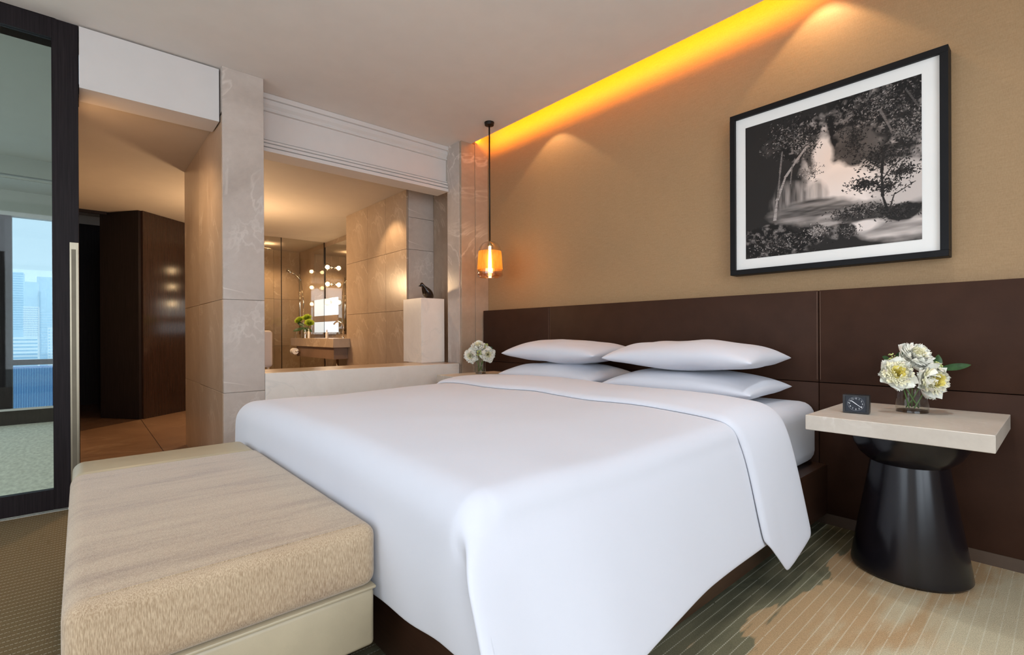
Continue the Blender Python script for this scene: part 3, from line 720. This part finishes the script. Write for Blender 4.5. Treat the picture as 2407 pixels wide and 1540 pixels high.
def vase(loc, R, H, label, square=True, wl=0.5):
    t = empty('glass_vase', loc, label, 'vase')
    bm = bmesh.new(); n = 40
    lathe(bm, [(R*0.97, 0), (R, 0.004), (R, H), (R-0.002, H)], n, cap=False)
    obj('glass_wall', bm, GLASS, t, angle=50)
    bm = bmesh.new(); lathe(bm, [(R*0.97, 0.0005), (R-0.003, 0.009)], n); obj('glass_foot', bm, thin_glass('thick_glass_foot', (0.7, 0.66, 0.62), 0.02, 1.5, 1.0), t)
    bm = bmesh.new(); lathe(bm, [(R-0.003, 0.0095), (R-0.003, H*wl)], n); obj('water', bm, WATER, t, angle=50)
    return t
VB = Vector((-0.450, 2.695, 0.6535))
vase(VB, 0.057, 0.130, 'clear glass vase of water on the right nightstand')
gp = 'ivory peonies on the right nightstand'
base = lambda a, r=0.022: (VB.x+r*math.cos(a), VB.y+r*math.sin(a), VB.z+0.018)
def camdir(x, y, z): return -fw*z+rt*x+up*y
def off(px, pz, d=0.0): return VB+rt*px+Vector((0, 0, pz))-fw*d      # metres right, up, towards the bed
peony(off(-0.085, 0.165, 0.02), camdir(-0.45, 0.3, 1.0), 1.36, 10, 1, 0, base(0.3), 'left ivory peony of the large bouquet, hanging over the vase rim', gp)
peony(off(0.012, 0.232, -0.005), camdir(0.05, 0.75, 0.9), 1.34, 10, 2, 1, base(1.8), 'topmost ivory peony of the large bouquet', gp)
peony(off(0.036, 0.142, 0.045), camdir(0.12, 0.02, 1.0), 1.46, 11, 3, 0, base(3.6), 'lowest ivory peony with yellow heart, facing the room', gp)
sprig(off(0.105, 0.185, 0.01), [((0, 0, 0), rt*1.0+up*0.12, 0.135, 0.030, 0.05), ((-0.01, 0, 0.0), rt*0.35+up*0.95, 0.066, 0.036, -0.2), ((-0.02, 0, -0.01), rt*0.55-up*0.8, 0.06, 0.040, 0.2)],
      'leafy berry sprig with one long leaf, right side of the large bouquet', 'foliage of the large bouquet', ((-0.01, 0, 0.005), 0.027, 60), base(5.2))
sprig(off(-0.045, 0.215, -0.03), [((0, 0, 0), rt*0.4+up*0.9, 0.05, 0.03, 0.1), ((-0.02, 0, 0), -rt*0.8+up*0.4, 0.045, 0.026, 0.1)],
      'small sprig of buds behind the left peony', 'foliage of the large bouquet', ((-0.018, 0, 0.02), 0.018, 26), base(4.4))
VB = Vector((-3.37, 2.60, 0.6535))
vase(VB, 0.046, 0.125, 'small clear glass vase on the left nightstand by the pillows')
gp2 = 'ivory peonies on the left nightstand'
peony(off(-0.075, 0.155, 0.02), camdir(-0.35, -0.05, 1.0), 1.3, 9, 11, 1, base(0.3), 'left white peony of the small bouquet by the pilaster', gp2)
peony(off(-0.015, 0.225, 0.0), camdir(-0.1, 0.8, 0.8), 1.3, 9, 12, 1, base(1.8), 'top white peony of the small bouquet by the pilaster', gp2)
peony(off(0.062, 0.165, 0.03), camdir(0.25, 0.05, 1.0), 1.32, 9, 13, 1, base(3.6), 'right white peony of the small bouquet beside the pillow', gp2)
sprig(off(0.045, 0.215, -0.01), [((0, 0, 0), rt*0.9+up*0.1, 0.06, 0.03, 0.1), ((0, 0, -0.03), rt*1.0-up*0.3, 0.085, 0.022, 0.0), ((-0.09, 0, 0), -rt*0.8+up*0.2, 0.05, 0.025, 0.1)],
      'dark leaf sprig in the small bouquet', 'foliage of the small bouquet', ((0.0, 0.0, 0.02), 0.026, 40), base(5.2))
sprig(off(-0.01, 0.18, 0.045), [((0, 0, 0), up*0.4-rt*0.5, 0.03, 0.02, 0.1)], 'green buds in the middle of the small bouquet', 'foliage of the small bouquet', ((0.0, 0.0, 0.0), 0.026, 40), base(4.4))

# ------------------------------------------------------------------ pendant lamp
LP = Vector((-3.267, 2.626, 0))
pn = empty('pendant_lamp', (LP.x, LP.y, 1.478), 'amber glass bell pendant lamp on a thin black rod above the left nightstand', 'lamp')
bm = bmesh.new(); lathe(bm, [(0.02, -0.030), (0.038, -0.026), (0.042, -0.006), (0.042, 0.0)], 28, (0, 0, 2.80-1.478)); obj('canopy', bm, BLACKM, pn, angle=50)
bm = bmesh.new(); tube(bm, [(0, 0, 0.30), (0, 0, 1.30)], 0.0065, 10); obj('rod', bm, BLACKM, pn, smooth=True)
bm = bmesh.new(); lathe(bm, [(0.012, 0.262), (0.020, 0.268), (0.020, 0.285), (0.012, 0.305), (0.008, 0.31)], 20); obj('socket_cap', bm, BRASS, pn, angle=50)
def shade(name, prof, material):
    bm = bmesh.new(); lathe(bm, prof, 44, cap=False); return obj(name, bm, material, pn, smooth=True)
sh = shade('glass_dome', [(0.020, 0.306), (0.045, 0.300), (0.070, 0.283), (0.088, 0.255), (0.097, 0.222)], thin_glass('dome_glass', (0.95, 0.90, 0.85), 0.08, 1.6, 2.2))
o = shade('gilded_band', [(0.097, 0.222), (0.101, 0.19), (0.104, 0.14), (0.107, 0.09), (0.109, 0.065)], AMBG)
o = shade('glass_rim', [(0.109, 0.065), (0.110, 0.03), (0.108, 0.012), (0.100, 0.002), (0.085, 0.0), (0.105, 0.014), (0.106, 0.03)], thin_glass('rose_glass_rim', (0.92, 0.74, 0.62), 0.06, 1.6, 2.4))
bm = bmesh.new(); lathe(bm, [(0.006, 0.045), (0.015, 0.055), (0.017, 0.10), (0.013, 0.20), (0.010, 0.262)], 16); obj('bulb', bm, emis('warm_tube_bulb', (1.0, 0.62, 0.25), 42), pn, smooth=True)

# ------------------------------------------------------------------ picture
pc = empty('framed_picture', (-0.845, YW-0.03, 1.337), 'large black framed sepia photograph of a forest waterfall on the gold wall', 'picture')
PX0, PX1, PZ0, PZ1 = -1.335, -0.355, 1.337, 2.282
yb, yf = YW-0.001, 2.908
fwid = 0.030
bx('frame_rail', (PX0, PX1, yf, yb, PZ1-fwid, PZ1), BLACKF, pc, 0.0015, 1); bx('frame_rail', (PX0, PX1, yf, yb, PZ0, PZ0+fwid), BLACKF, pc, 0.0015, 1)
bx('frame_stile', (PX0, PX0+fwid, yf, yb, PZ0+fwid, PZ1-fwid), BLACKF, pc); bx('frame_stile', (PX1-fwid, PX1, yf, yb, PZ0+fwid, PZ1-fwid), BLACKF, pc)
bx('mat_board', (PX0+fwid, PX1-fwid, yf+0.018, yf+0.026, PZ0+fwid, PZ1-fwid), MATB, pc)
def paint(nx, ny):
    rng = np.random.RandomState(5)
    U, V = np.meshgrid(np.linspace(0, 1, nx), np.linspace(0, 1, ny))
    def vn(sx, sy, seed):
        r = np.random.RandomState(seed).rand(int(sy)+2, int(sx)+2)
        x = U*sx; y = V*sy; i = np.minimum(x.astype(int), int(sx)); j = np.minimum(y.astype(int), int(sy)); fx = x-i; fy = y-j
        fx = fx*fx*(3-2*fx); fy = fy*fy*(3-2*fy)
        return (r[j, i]*(1-fx)+r[j, i+1]*fx)*(1-fy)+(r[j+1, i]*(1-fx)+r[j+1, i+1]*fx)*fy
    def fb(sx, sy, seed, o=4):
        return sum(vn(sx*2**k, sy*2**k, seed+k)*0.5**k for k in range(o))/sum(0.5**k for k in range(o))
    L = 0.018+0.012*fb(6, 6, 1)
    def blob(cu, cv, ru, rv, wob=0.35, seed=9, soft=0.25):
        d = np.sqrt(((U-cu)/ru)**2+((V-cv)/rv)**2)+wob*(fb(9, 9, seed)-0.5)*2
        return np.clip((1-d)/soft+0.5, 0, 1)
    def comp(a, val):
        nonlocal L; L = L*(1-a)+val*a
    # mist and sky glow
    comp(blob(0.49, 0.72, 0.085, 0.17, 0.5, 10, 0.5), 0.80); comp(blob(0.54, 0.52, 0.15, 0.19, 0.4, 14, 0.5), 0.88)
    comp(blob(0.66, 0.40, 0.20, 0.13, 0.4, 18, 0.6), 0.82); comp(blob(0.93, 0.36, 0.16, 0.17, 0.3, 22, 0.6), 0.55)
    # upper right foliage
    f = fb(26, 26, 30, 4); lum = np.clip((f-0.53)*2.2, 0, 1)*0.28+0.012
    comp(blob(0.78, 0.86, 0.34, 0.27, 0.45, 34, 0.2), lum); comp(blob(0.70, 0.66, 0.12, 0.12, 0.6, 38, 0.3), 0.05+0.08*fb(12, 12, 3))
    comp(blob(0.97, 0.66, 0.18, 0.15, 0.5, 42, 0.2), np.clip((fb(30, 30, 44)-0.45)*2.4, 0, 1)*0.35+0.02)
    # upper left tree crown
    comp(blob(0.34, 0.80, 0.17, 0.13, 0.7, 50, 0.2), np.clip((fb(32, 32, 52)-0.52)*2.6, 0, 1)*0.4+0.015)
    comp(blob(0.44, 0.70, 0.08, 0.09, 0.8, 56, 0.2), 0.03+0.1*fb(30, 30, 57)); comp(np.clip(1-(U-0.20)/0.06, 0, 1)*0.9, 0.022)
    comp(blob(0.495, 0.66, 0.055, 0.14, 0.4, 12, 0.5), 0.82)
    # falls and streams
    st_ = fb(46, 5, 60, 3)
    comp(blob(0.30, 0.40, 0.12, 0.13, 0.25, 64, 0.3), 0.05+0.55*np.clip(st_-0.25, 0, 1)); comp(blob(0.46, 0.40, 0.07, 0.09, 0.25, 68, 0.4), 0.15+0.55*st_)
    hz = fb(6, 40, 70, 3)
    comp(blob(0.42, 0.29, 0.26, 0.07, 0.3, 74, 0.4), 0.06+0.5*np.clip(hz-0.25, 0, 1)); comp(blob(0.60, 0.21, 0.24, 0.05, 0.4, 78, 0.5), 0.55*hz)
    comp(blob(0.86, 0.11, 0.20, 0.09, 0.4, 82, 0.5), 0.10+0.60*hz); comp(blob(0.72, 0.13, 0.09, 0.04, 0.3, 84, 0.5), 0.75)
    # rocks and bank
    comp(blob(0.72, 0.21, 0.20, 0.055, 0.5, 90, 0.2), 0.02+0.06*fb(30, 30, 91)); comp(blob(0.90, 0.19, 0.09, 0.06, 0.4, 94, 0.2), 0.02)
    comp(blob(0.60, 0.115, 0.075, 0.05, 0.3, 96, 0.2), 0.02+0.5*np.clip(fb(30, 20, 97)-0.45, 0, 1)); comp(blob(0.46, 0.14, 0.06, 0.045, 0.4, 98, 0.2), 0.03+0.3*np.clip(fb(34, 34, 99)-0.4, 0, 1))
    comp(blob(0.20, 0.10, 0.26, 0.11, 0.5, 101, 0.2), np.clip((fb(34, 34, 102)-0.55)*3, 0, 1)*0.3+0.012)
    def leafs(n, cu, cv, su, sv, r, val):
        for _ in range(n):
            th_, rr_ = rng.uniform(0, 2*PI), min(abs(rng.randn())*1.05, 2.3); a, b_ = cu+math.cos(th_)*rr_*su, cv+math.sin(th_)*rr_*sv
            if not (0 < a < 1 and 0 < b_ < 1): continue
            rr = r*rng.uniform(0.5, 1.4); i0, i1 = int((a-rr)*nx), int((a+rr)*nx)+2; j0, j1 = int((b_-rr)*ny), int((b_+rr)*ny)+2
            i0 = max(i0, 0); j0 = max(j0, 0); sl_ = (slice(j0, j1), slice(i0, i1)); th = rng.uniform(0, PI)
            du = U[sl_]-a; dv_ = V[sl_]-b_; x = du*math.cos(th)+dv_*math.sin(th); y = -du*math.sin(th)+dv_*math.cos(th)
            m_ = (x/rr)**2+(y/(rr*0.4))**2 < 1; L[sl_][m_] = val(rng)
    dk = lambda r: r.choice([0.012, 0.015, 0.02, 0.03, 0.05]); md_ = lambda r: r.choice([0.010, 0.012, 0.015, 0.018, 0.02, 0.03, 0.05, 0.10, 0.26]); lt = lambda r: r.choice([0.06, 0.14, 0.3, 0.45])
    leafs(1300, 0.30, 0.84, 0.09, 0.07, 0.0062, md_); leafs(420, 0.41, 0.74, 0.035, 0.04, 0.0062, dk); leafs(180, 0.40, 0.74, 0.04, 0.05, 0.005, lt)
    leafs(260, 0.43, 0.55, 0.035, 0.03, 0.005, lt); leafs(2400, 0.80, 0.88, 0.12, 0.07, 0.0062, md_); leafs(500, 0.67, 0.70, 0.035, 0.07, 0.0065, dk)
    leafs(1100, 0.96, 0.72, 0.08, 0.08, 0.0058, md_); leafs(1200, 0.22, 0.08, 0.15, 0.05, 0.0058, md_); leafs(900, 0.81, 0.55, 0.065, 0.045, 0.0072, dk)
    leafs(520, 0.73, 0.40, 0.055, 0.028, 0.0068, dk); leafs(420, 0.91, 0.44, 0.055, 0.025, 0.0066, dk); leafs(360, 0.84, 0.36, 0.05, 0.03, 0.0062, dk)
    leafs(800, 0.70, 0.235, 0.09, 0.022, 0.006, md_); leafs(500, 0.88, 0.19, 0.06, 0.025, 0.006, dk); leafs(420, 0.62, 0.115, 0.04, 0.025, 0.005, md_); leafs(350, 0.46, 0.14, 0.035, 0.025, 0.005, lt)
    def line(pts, w0, w1, val):
        for (a, b_), (c_, d_) in zip(pts, pts[1:]):
            n = 200
            for k in range(n):
                t = k/n; u, v = a+(c_-a)*t, b_+(d_-b_)*t; w_ = (w0+(w1-w0)*t)
                i0, i1 = int((u-w_)*nx), int((u+w_)*nx)+1; j = min(ny-1, max(0, int(v*ny))); L[j, max(0, i0):i1] = val*(0.6+0.8*rng.rand())
    line([(0.20, 0.26), (0.215, 0.40), (0.27, 0.56), (0.34, 0.66), (0.40, 0.74)], 0.010, 0.005, 0.34); line([(0.22, 0.42), (0.235, 0.60), (0.25, 0.75)], 0.006, 0.003, 0.16)
    line([(0.30, 0.50), (0.315, 0.64)], 0.003, 0.003, 0.15); line([(0.84, 0.20), (0.815, 0.30), (0.81, 0.45), (0.82, 0.60)], 0.008, 0.004, 0.02)
    line([(0.845, 0.20), (0.87, 0.30), (0.97, 0.36)], 0.004, 0.002, 0.03); line([(0.81, 0.40), (0.86, 0.48), (0.92, 0.52)], 0.003, 0.002, 0.03); line([(0.86, 0.70), (0.80, 0.86)], 0.004, 0.006, 0.14)
    line([(0.99, 0.80), (0.93, 0.93)], 0.004, 0.004, 0.07)
    L = np.clip(L, 0, 1); T = np.clip(L*1.6, 0, 1)
    wm = np.exp(-((U-0.60)/0.25)**2-((V-0.6)/0.25)**2)
    return np.stack([L*1.02, L*(0.90-0.12*wm), L*(0.84-0.2*wm)], -1)
NX, NZ = 540, 520
rgb = paint(NX, NZ)
ax0, ax1, az0, az1 = PX0+fwid+0.055, PX1-fwid-0.065, PZ0+fwid+0.06, PZ1-fwid-0.06
me = bpy.data.meshes.new('print')
ii, jj = np.meshgrid(np.arange(NX), np.arange(NZ))
co = np.stack([ax0+(ax1-ax0)*ii/(NX-1)-pc.location.x, np.full(ii.shape, yf+0.0165-pc.location.y), az0+(az1-az0)*jj/(NZ-1)-pc.location.z], -1).reshape(-1, 3)
q0 = (jj[:-1, :-1]*NX+ii[:-1, :-1]).ravel(); fa = np.stack([q0, q0+1, q0+NX+1, q0+NX], 1)
me.from_pydata(co.tolist(), [], fa.tolist())
at_ = me.color_attributes.new('ink', 'FLOAT_COLOR', 'POINT'); at_.data.foreach_set('color', np.concatenate([rgb.reshape(-1, 3), np.ones((NX*NZ, 1))], 1).ravel())
M, nt, b = nb('sepia_print_ink'); vc = N(nt, 'ShaderNodeVertexColor', layer_name='ink'); nt.links.new(vc.outputs[0], b.inputs['Base Color']); b.inputs['Roughness'].default_value = 0.6
b.inputs['Specular IOR Level'].default_value = 0.2
link('print', me, M, pc)

# ------------------------------------------------------------------ sill pedestal and bird
pd = bx('stone_pedestal', (-4.36, -4.02, 2.402, 2.66, 0.7255, 1.338), MARBW, None, 0.002, 1)
tag(pd, 'pale stone pedestal block standing on the bathroom sill', 'pedestal')
bd = empty('bird_figurine', (-4.12, 2.52, 1.339), 'small glossy black quail figurine on the pale stone pedestal', 'figurine', rz=math.radians(90))
bm = bmesh.new()   # profile in local x (tail +x, head -x)
ringd = [(-0.072, 0.115, 0.004, 0.004), (-0.066, 0.130, 0.014, 0.016), (-0.052, 0.137, 0.021, 0.022), (-0.040, 0.122, 0.026, 0.028), (-0.032, 0.098, 0.036, 0.038), (-0.020, 0.072, 0.052, 0.056), (0.005, 0.058, 0.060, 0.057), (0.032, 0.050, 0.054, 0.049), (0.054, 0.040, 0.040, 0.039), (0.068, 0.026, 0.024, 0.024), (0.076, 0.014, 0.008, 0.010)]
rings = []
for x, z, ry, rz_ in ringd:
    rings.append([bm.verts.new((x, ry*math.cos(2*PI*k/14), max(0.0, z+rz_*math.sin(2*PI*k/14)))) for k in range(14)])
for a, c_ in zip(rings, rings[1:]):
    for i in range(14): bm.faces.new((a[i], a[(i+1) % 14], c_[(i+1) % 14], c_[i]))
bm.faces.new(rings[0]); bm.faces.new(rings[-1][::-1])
o = obj('body', bm, mat('glossy_black_ceramic', (0.012, 0.007, 0.006), 0.15, var=0.3), bd, smooth=True)
md = o.modifiers.new('sub', 'SUBSURF'); md.levels = 1; md.render_levels = 1
bm = bmesh.new(); tube(bm, [(-0.068, 0, 0.124), (-0.088, 0, 0.116)], 0.006, 8, 0.001); obj('beak', bm, BLACKM, bd, smooth=True)

# ------------------------------------------------------------------ bathroom things
APR = mat('brown_vanity_apron', (0.22, 0.14, 0.095), 0.5)
van = empty('vanity', (-6.7, 2.6, 0.69), 'floating stone vanity counter with apron in the bathroom', 'vanity')
bx('counter', (-7.50, -5.90, 2.30, 2.512, 0.835, 0.945), MARBB, van, 0.002, 1)
bx('counter_back', (-7.50, -6.01, 2.512, 2.98, 0.835, 0.945), MARBB, van)
bx('apron', (-7.35, -5.97, 2.335, 2.511, 0.69, 0.834), APR, van)
bx('apron_back', (-7.35, -6.01, 2.511, 2.98, 0.69, 0.834), APR, van)
bm = bmesh.new(); tube(bm, [(0.55, -0.15, 0.0), (0.55, -0.15, -0.25)], 0.016, 12); obj('drain_pipe', bm, CHROME, van, smooth=True)
mr = bx('vanity_mirror', (-8.42, -6.1, 2.968, 2.984, 1.0, 2.40), MIRROR); tag(mr, 'wide frameless mirror on the wall behind the vanity', 'mirror')
sc_ = empty('window_reflection', (-7.9, 2.962, 1.03), 'glowing pale panel imitating a window reflection in the vanity mirror', 'reflection')
E1 = emis('window_reflection_glow', (0.72, 0.85, 1.0), 0.62)  # glow and stone band imitate a window reflected in the mirror
bx('panel', (-8.40, -7.42, 2.958, 2.966, 1.03, 1.20), E1, sc_); bx('panel', (-8.40, -7.42, 2.958, 2.966, 1.30, 1.57), E1, sc_)  # glowing parts of the imitated window reflection
bx('reflection_band', (-8.40, -7.42, 2.956, 2.966, 1.20, 1.30), MARBB, sc_)
# wall light: three globes on a bar
GL = thin_glass('faceted_globe_glass', (0.97, 0.93, 0.86), 0.15, 1.5, 1.2)
for k, z in enumerate((2.04, 1.777, 1.50)):
    t = empty('globe_lamp', (-7.60, 2.88, z), ('top', 'middle', 'lowest')[k]+' glowing glass globe lamp on the vanity mirror', 'lamp', 'globe lamps on the vanity mirror')
    bm = bmesh.new(); sphere(bm, (0, 0, 0), 0.058, u=20, v=12); obj('globe', bm, GL, t)
    bm = bmesh.new(); sphere(bm, (0, 0, 0), 0.030, u=14, v=10); obj('bulb', bm, emis('globe_bulb', (1.0, 0.72, 0.42), 38), t, smooth=True)
    bm = bmesh.new(); tube(bm, [(0, 0.05, 0), (0, 0.077, 0)], 0.02, 14); obj('wall_mount', bm, CHROME, t, smooth=True)
# shower
shg = empty('shower_screen', (-7.9, 2.5, 0), 'clear glass shower screen with slim joints beside the vanity', 'shower screen')
SGL = thin_glass('shower_glass', (0.95, 0.94, 0.90), 0.01, 1.5, 1.2)
bx('pane', (-7.955, -7.945, 2.31, 2.955, 0.0, ZB-0.002), SGL, shg); bx('pane', (-7.955, -7.945, 1.60, 2.302, 0.0, ZB-0.002), SGL, shg)
bx('joint_strip', (-7.957, -7.943, 2.302, 2.310, 0.0, ZB-0.002), BLACKM, shg); bx('joint_strip', (-7.957, -7.943, 2.955, 2.965, 0.0, ZB-0.002), BLACKM, shg)
rh = empty('rain_shower_head', (-8.55, 2.22, 2.36), 'round rain shower head hanging from the shower ceiling', 'shower head')
bm = bmesh.new(); lathe(bm, [(0.12, 0.0), (0.125, 0.008), (0.11, 0.02), (0.02, 0.03)], 28); obj('disc', bm, CHROME, rh, angle=40)
bm = bmesh.new(); tube(bm, [(0, 0, 0.028), (0, 0, 0.119)], 0.012, 10); obj('arm', bm, CHROME, rh, smooth=True)
hs = empty('hand_shower', (-8.03, 2.60, 1.0), 'chrome hand shower on a vertical rail behind the glass', 'hand shower')
bm = bmesh.new(); tube(bm, [(0, 0, 0.0), (0, 0, 0.95)], 0.012, 10); obj('rail', bm, CHROME, hs, smooth=True)
bm = bmesh.new(); tube(bm, [(0, 0.02, 0.86), (0.0, -0.07, 0.94), (0.0, -0.16, 0.985)], 0.011, 10, 0.016)
obj('handset', bm, CHROME, hs, smooth=True)
bm = bmesh.new(); tube(bm, [(0.0, -0.13, 0.972), (0.0, -0.19, 1.005)], 0.020, 14, 0.032); obj('spray_head', bm, CHROME, hs, smooth=True)
bm = bmesh.new(); tube(bm, [(0.0, 0.02, 0.86), (0, 0.06, 0.5), (0, 0.05, 0.15), (0, 0.01, 0.05)], 0.007, 8); obj('hose', bm, CHROME, hs, smooth=True)
# things on the vanity
fc = empty('faucet', (-6.33, 2.60, 0.946), 'tall gooseneck chrome faucet on the vanity', 'faucet')
bm = bmesh.new(); tube(bm, [(0, 0, 0)]+[(0, 0, 0.16)]+[(-0.05*(1-math.cos(a))*1.2, -0.05*(1-math.cos(a))*0.8, 0.16+0.06*math.sin(a)) for a in [k*PI/8 for k in range(1, 8)]], 0.010, 10); obj('spout', bm, CHROME, fc, smooth=True)
bm = bmesh.new(); lathe(bm, [(0.022, 0), (0.022, 0.012), (0.012, 0.02)], 18); obj('base', bm, CHROME, fc, angle=40)
VB = Vector((-7.30, 2.44, 0.946))
vase(VB, 0.05, 0.13, 'clear glass vase of lime flowers on the vanity', wl=0.7)
CHR = inner_mesh(0.05, 150, LIME, LIME, 21, 0.03, 0.016)
for k, (dx, dz, dd) in enumerate(((-0.075, 0.24, 0.0), (0.015, 0.275, -0.03), (0.075, 0.20, 0.04))):
    p = off(dx, dz, dd); t = empty('chrysanthemum', p, ('left', 'tallest middle', 'right')[k]+' lime green chrysanthemum in the vanity bouquet', 'flower', 'lime chrysanthemums on the vanity')
    o = link('petal_cluster', CHR, None, t); o.rotation_euler = camdir(dx*4, 0.8, 0.7).to_track_quat('Z', 'Y').to_euler(); o.scale = (1.35,)*3
    bm = bmesh.new(); e = VB+Vector((0, 0, 0.02))-p; tube(bm, [(0, 0, 0), e*0.5+Vector((0, 0, 0.02)), e], 0.004, 6); obj('stem', bm, STEM, t, smooth=True)
sprig(off(0, 0.15, 0.02), [((0, 0, 0), -rt*1.0-up*0.35, 0.17, 0.05, 0.1), ((0, 0, 0), rt*0.9-up*0.5, 0.13, 0.05, 0.1), ((0, 0, 0.02), -rt*0.6+up*0.3, 0.12, 0.05, 0.1), ((0, 0, 0), rt*0.3-up*0.6-fw*0.5, 0.10, 0.05, 0.1)],
      'dark drooping leaves under the lime chrysanthemums', 'vanity bouquet foliage', None, (VB.x, VB.y, VB.z+0.02))
def bottle(loc, r, h_, material, label):
    bm = bmesh.new(); lathe(bm, [(r, 0), (r, h_*0.62), (r*0.9, h_*0.68), (r*0.4, h_*0.74), (r*0.4, h_)], 16)
    o = obj('toiletry_bottle', bm, material, angle=40); o.location = loc; return tag(o, label, 'bottle', 'toiletries on the vanity')
bottle((-7.42, 2.34, 0.946), 0.022, 0.15, GLASS, 'clear toiletry bottle at the left end of the vanity')
bottle((-7.13, 2.38, 0.946), 0.020, 0.12, CHROME, 'short chrome toiletry bottle right of the lime flowers')
bottle((-6.98, 2.38, 0.946), 0.016, 0.13, mat('white_ceramic', (0.75, 0.72, 0.68), 0.3), 'slim white toiletry bottle in the middle of the vanity')
bottle((-6.42, 2.42, 0.946), 0.018, 0.11, mat('white_ceramic_b', (0.75, 0.72, 0.68), 0.3), 'white toiletry bottle next to the faucet')
tr = empty('toilet_paper_roll', (-7.24, 2.268, 0.762), 'white toilet paper roll under the vanity counter', 'toilet paper')
bm = bmesh.new(); lathe(bm, [(0.018, 0), (0.044, 0), (0.044, 0.10), (0.018, 0.10)], 24); o = obj('roll', bm, mat('tissue', (0.78, 0.76, 0.76), 0.9), tr, angle=40); o.rotation_euler = (0, PI/2, 0); o.location = (-0.05, 0, 0)
bm = bmesh.new(); tube(bm, [(-0.06, 0, 0), (0.06, 0, 0), (0.06, 0.0665, 0)], 0.007, 8); obj('holder', bm, CHROME, tr, smooth=True)
chx = empty('bathroom_chair', (-5.5, 1.28, 0), 'white rounded chair back showing beside the pillar in the bathroom', 'chair')
CW = mat('white_upholstery', (0.72, 0.66, 0.62), 0.6, var=0.03)
bm = bmesh.new(); box(bm, -0.035, 0.035, -0.22, 0.222, 0.66, 1.04, 0.033, 4); obj('backrest', bm, CW, chx, angle=50)
bm = bmesh.new(); box(bm, -0.48, -0.0, -0.22, 0.222, 0.40, 0.50, 0.03, 3); obj('seat', bm, CW, chx, angle=50)
for a in (-0.44, -0.03):
    for c_ in (-0.19, 0.19):
        bm = bmesh.new(); tube(bm, [(a, c_, 0), (a, c_, 0.42)], 0.016, 8); obj('leg', bm, CHROME, chx, smooth=True)
bm = bmesh.new(); tube(bm, [(0, -0.18, 0.46), (0, -0.18, 0.70)], 0.014, 8); tube(bm, [(0, 0.18, 0.46), (0, 0.18, 0.70)], 0.014, 8); obj('back_support', bm, CHROME, chx, smooth=True)

# ------------------------------------------------------------------ city beyond the living room window
def cm(name, c): return mat(name, c, 0.6, var=0.04, scale=0.02)
CB = [cm('blue_glass_facade', (0.30, 0.55, 0.74)), cm('white_facade', (0.86, 0.90, 0.94)), cm('hazed_pale_blue_facade', (0.50, 0.72, 0.88)), cm('deep_blue_facade', (0.10, 0.24, 0.52)), cm('hazed_grey_blue_facade', (0.62, 0.78, 0.90)), cm('window_blue', (0.40, 0.58, 0.76))]  # pale blue and grey blue tones carry the distance haze in their colour
def tower(X, ya, yb, zt, zb, material, label, depth=40, bands=None, grid_=None, fins=None):
    t = empty('city_tower', (X, (ya+yb)/2, zb), label, 'building', 'city buildings beyond the window'); w_ = yb-ya; H = zt-zb
    bm = bmesh.new(); box(bm, -depth, 0, -w_/2, w_/2, 0, H); obj('body', bm, material, t)
    if bands:
        n, mt_ = bands
        for k in range(n):
            bm = bmesh.new(); z = H-(k+0.7)*5.2; box(bm, -0.5, 0.5, -w_/2, w_/2, z-1.3, z+0.9); obj('band', bm, mt_, t)
    if grid_:
        n1, n2, mt_, ph = grid_; bm = bmesh.new()
        for a in range(n1):
            for c_ in range(n2):
                y = -w_/2+(a+0.5)*w_/n1; z = H-(c_+0.9)*ph; box(bm, -0.3, 0.3, y-w_/n1*0.3, y+w_/n1*0.3, z-ph*0.28, z+ph*0.28)
        tag(obj('window_grid', bm, mt_, t), kind='stuff')
    if fins:
        n, mt_ = fins; bm = bmesh.new()
        for a in range(n): y = -w_/2+(a+0.5)*w_/n; box(bm, -0.5, 1.2, y-w_/n*0.18, y+w_/n*0.18, 0, H)
        tag(obj('facade_fins', bm, mt_, t), kind='stuff')
    return t
tower(-1500, -130, -93, 138, -300, CB[2], 'pale blue glass tower at the left of the city view', bands=(24, CB[0]))
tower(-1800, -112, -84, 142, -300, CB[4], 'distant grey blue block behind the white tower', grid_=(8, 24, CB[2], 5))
tower(-1300, -81, -60.5, 56, -300, CB[1], 'white tower with a grid of windows', grid_=(10, 20, CB[5], 4.2))
tower(-1000, -73, -47.5, -1.5, -300, CB[1], 'low white building with horizontal window bands', bands=(9, CB[0]))
tower(-1400, -65, -40, 50, -300, CB[2], 'pale blue slab right of the white tower', bands=(18, CB[4]))
tower(-1350, -49.5, -30, 17, -300, CB[1], 'white edged block at the right of the city view', grid_=(4, 10, CB[2], 6))
tower(-2300, -110, -40, 200, -300, CB[4], 'haze coloured far tower against the sky', grid_=(14, 20, CB[2], 6))
tower(-2200, -85, -60, 150, -300, CB[2], 'second haze coloured far tower against the sky', grid_=(6, 20, CB[4], 6))
tower(-700, -70, -15, -32, -300, CB[3], 'deep blue block with vertical fins filling the lower pane', fins=(46, CB[0]))
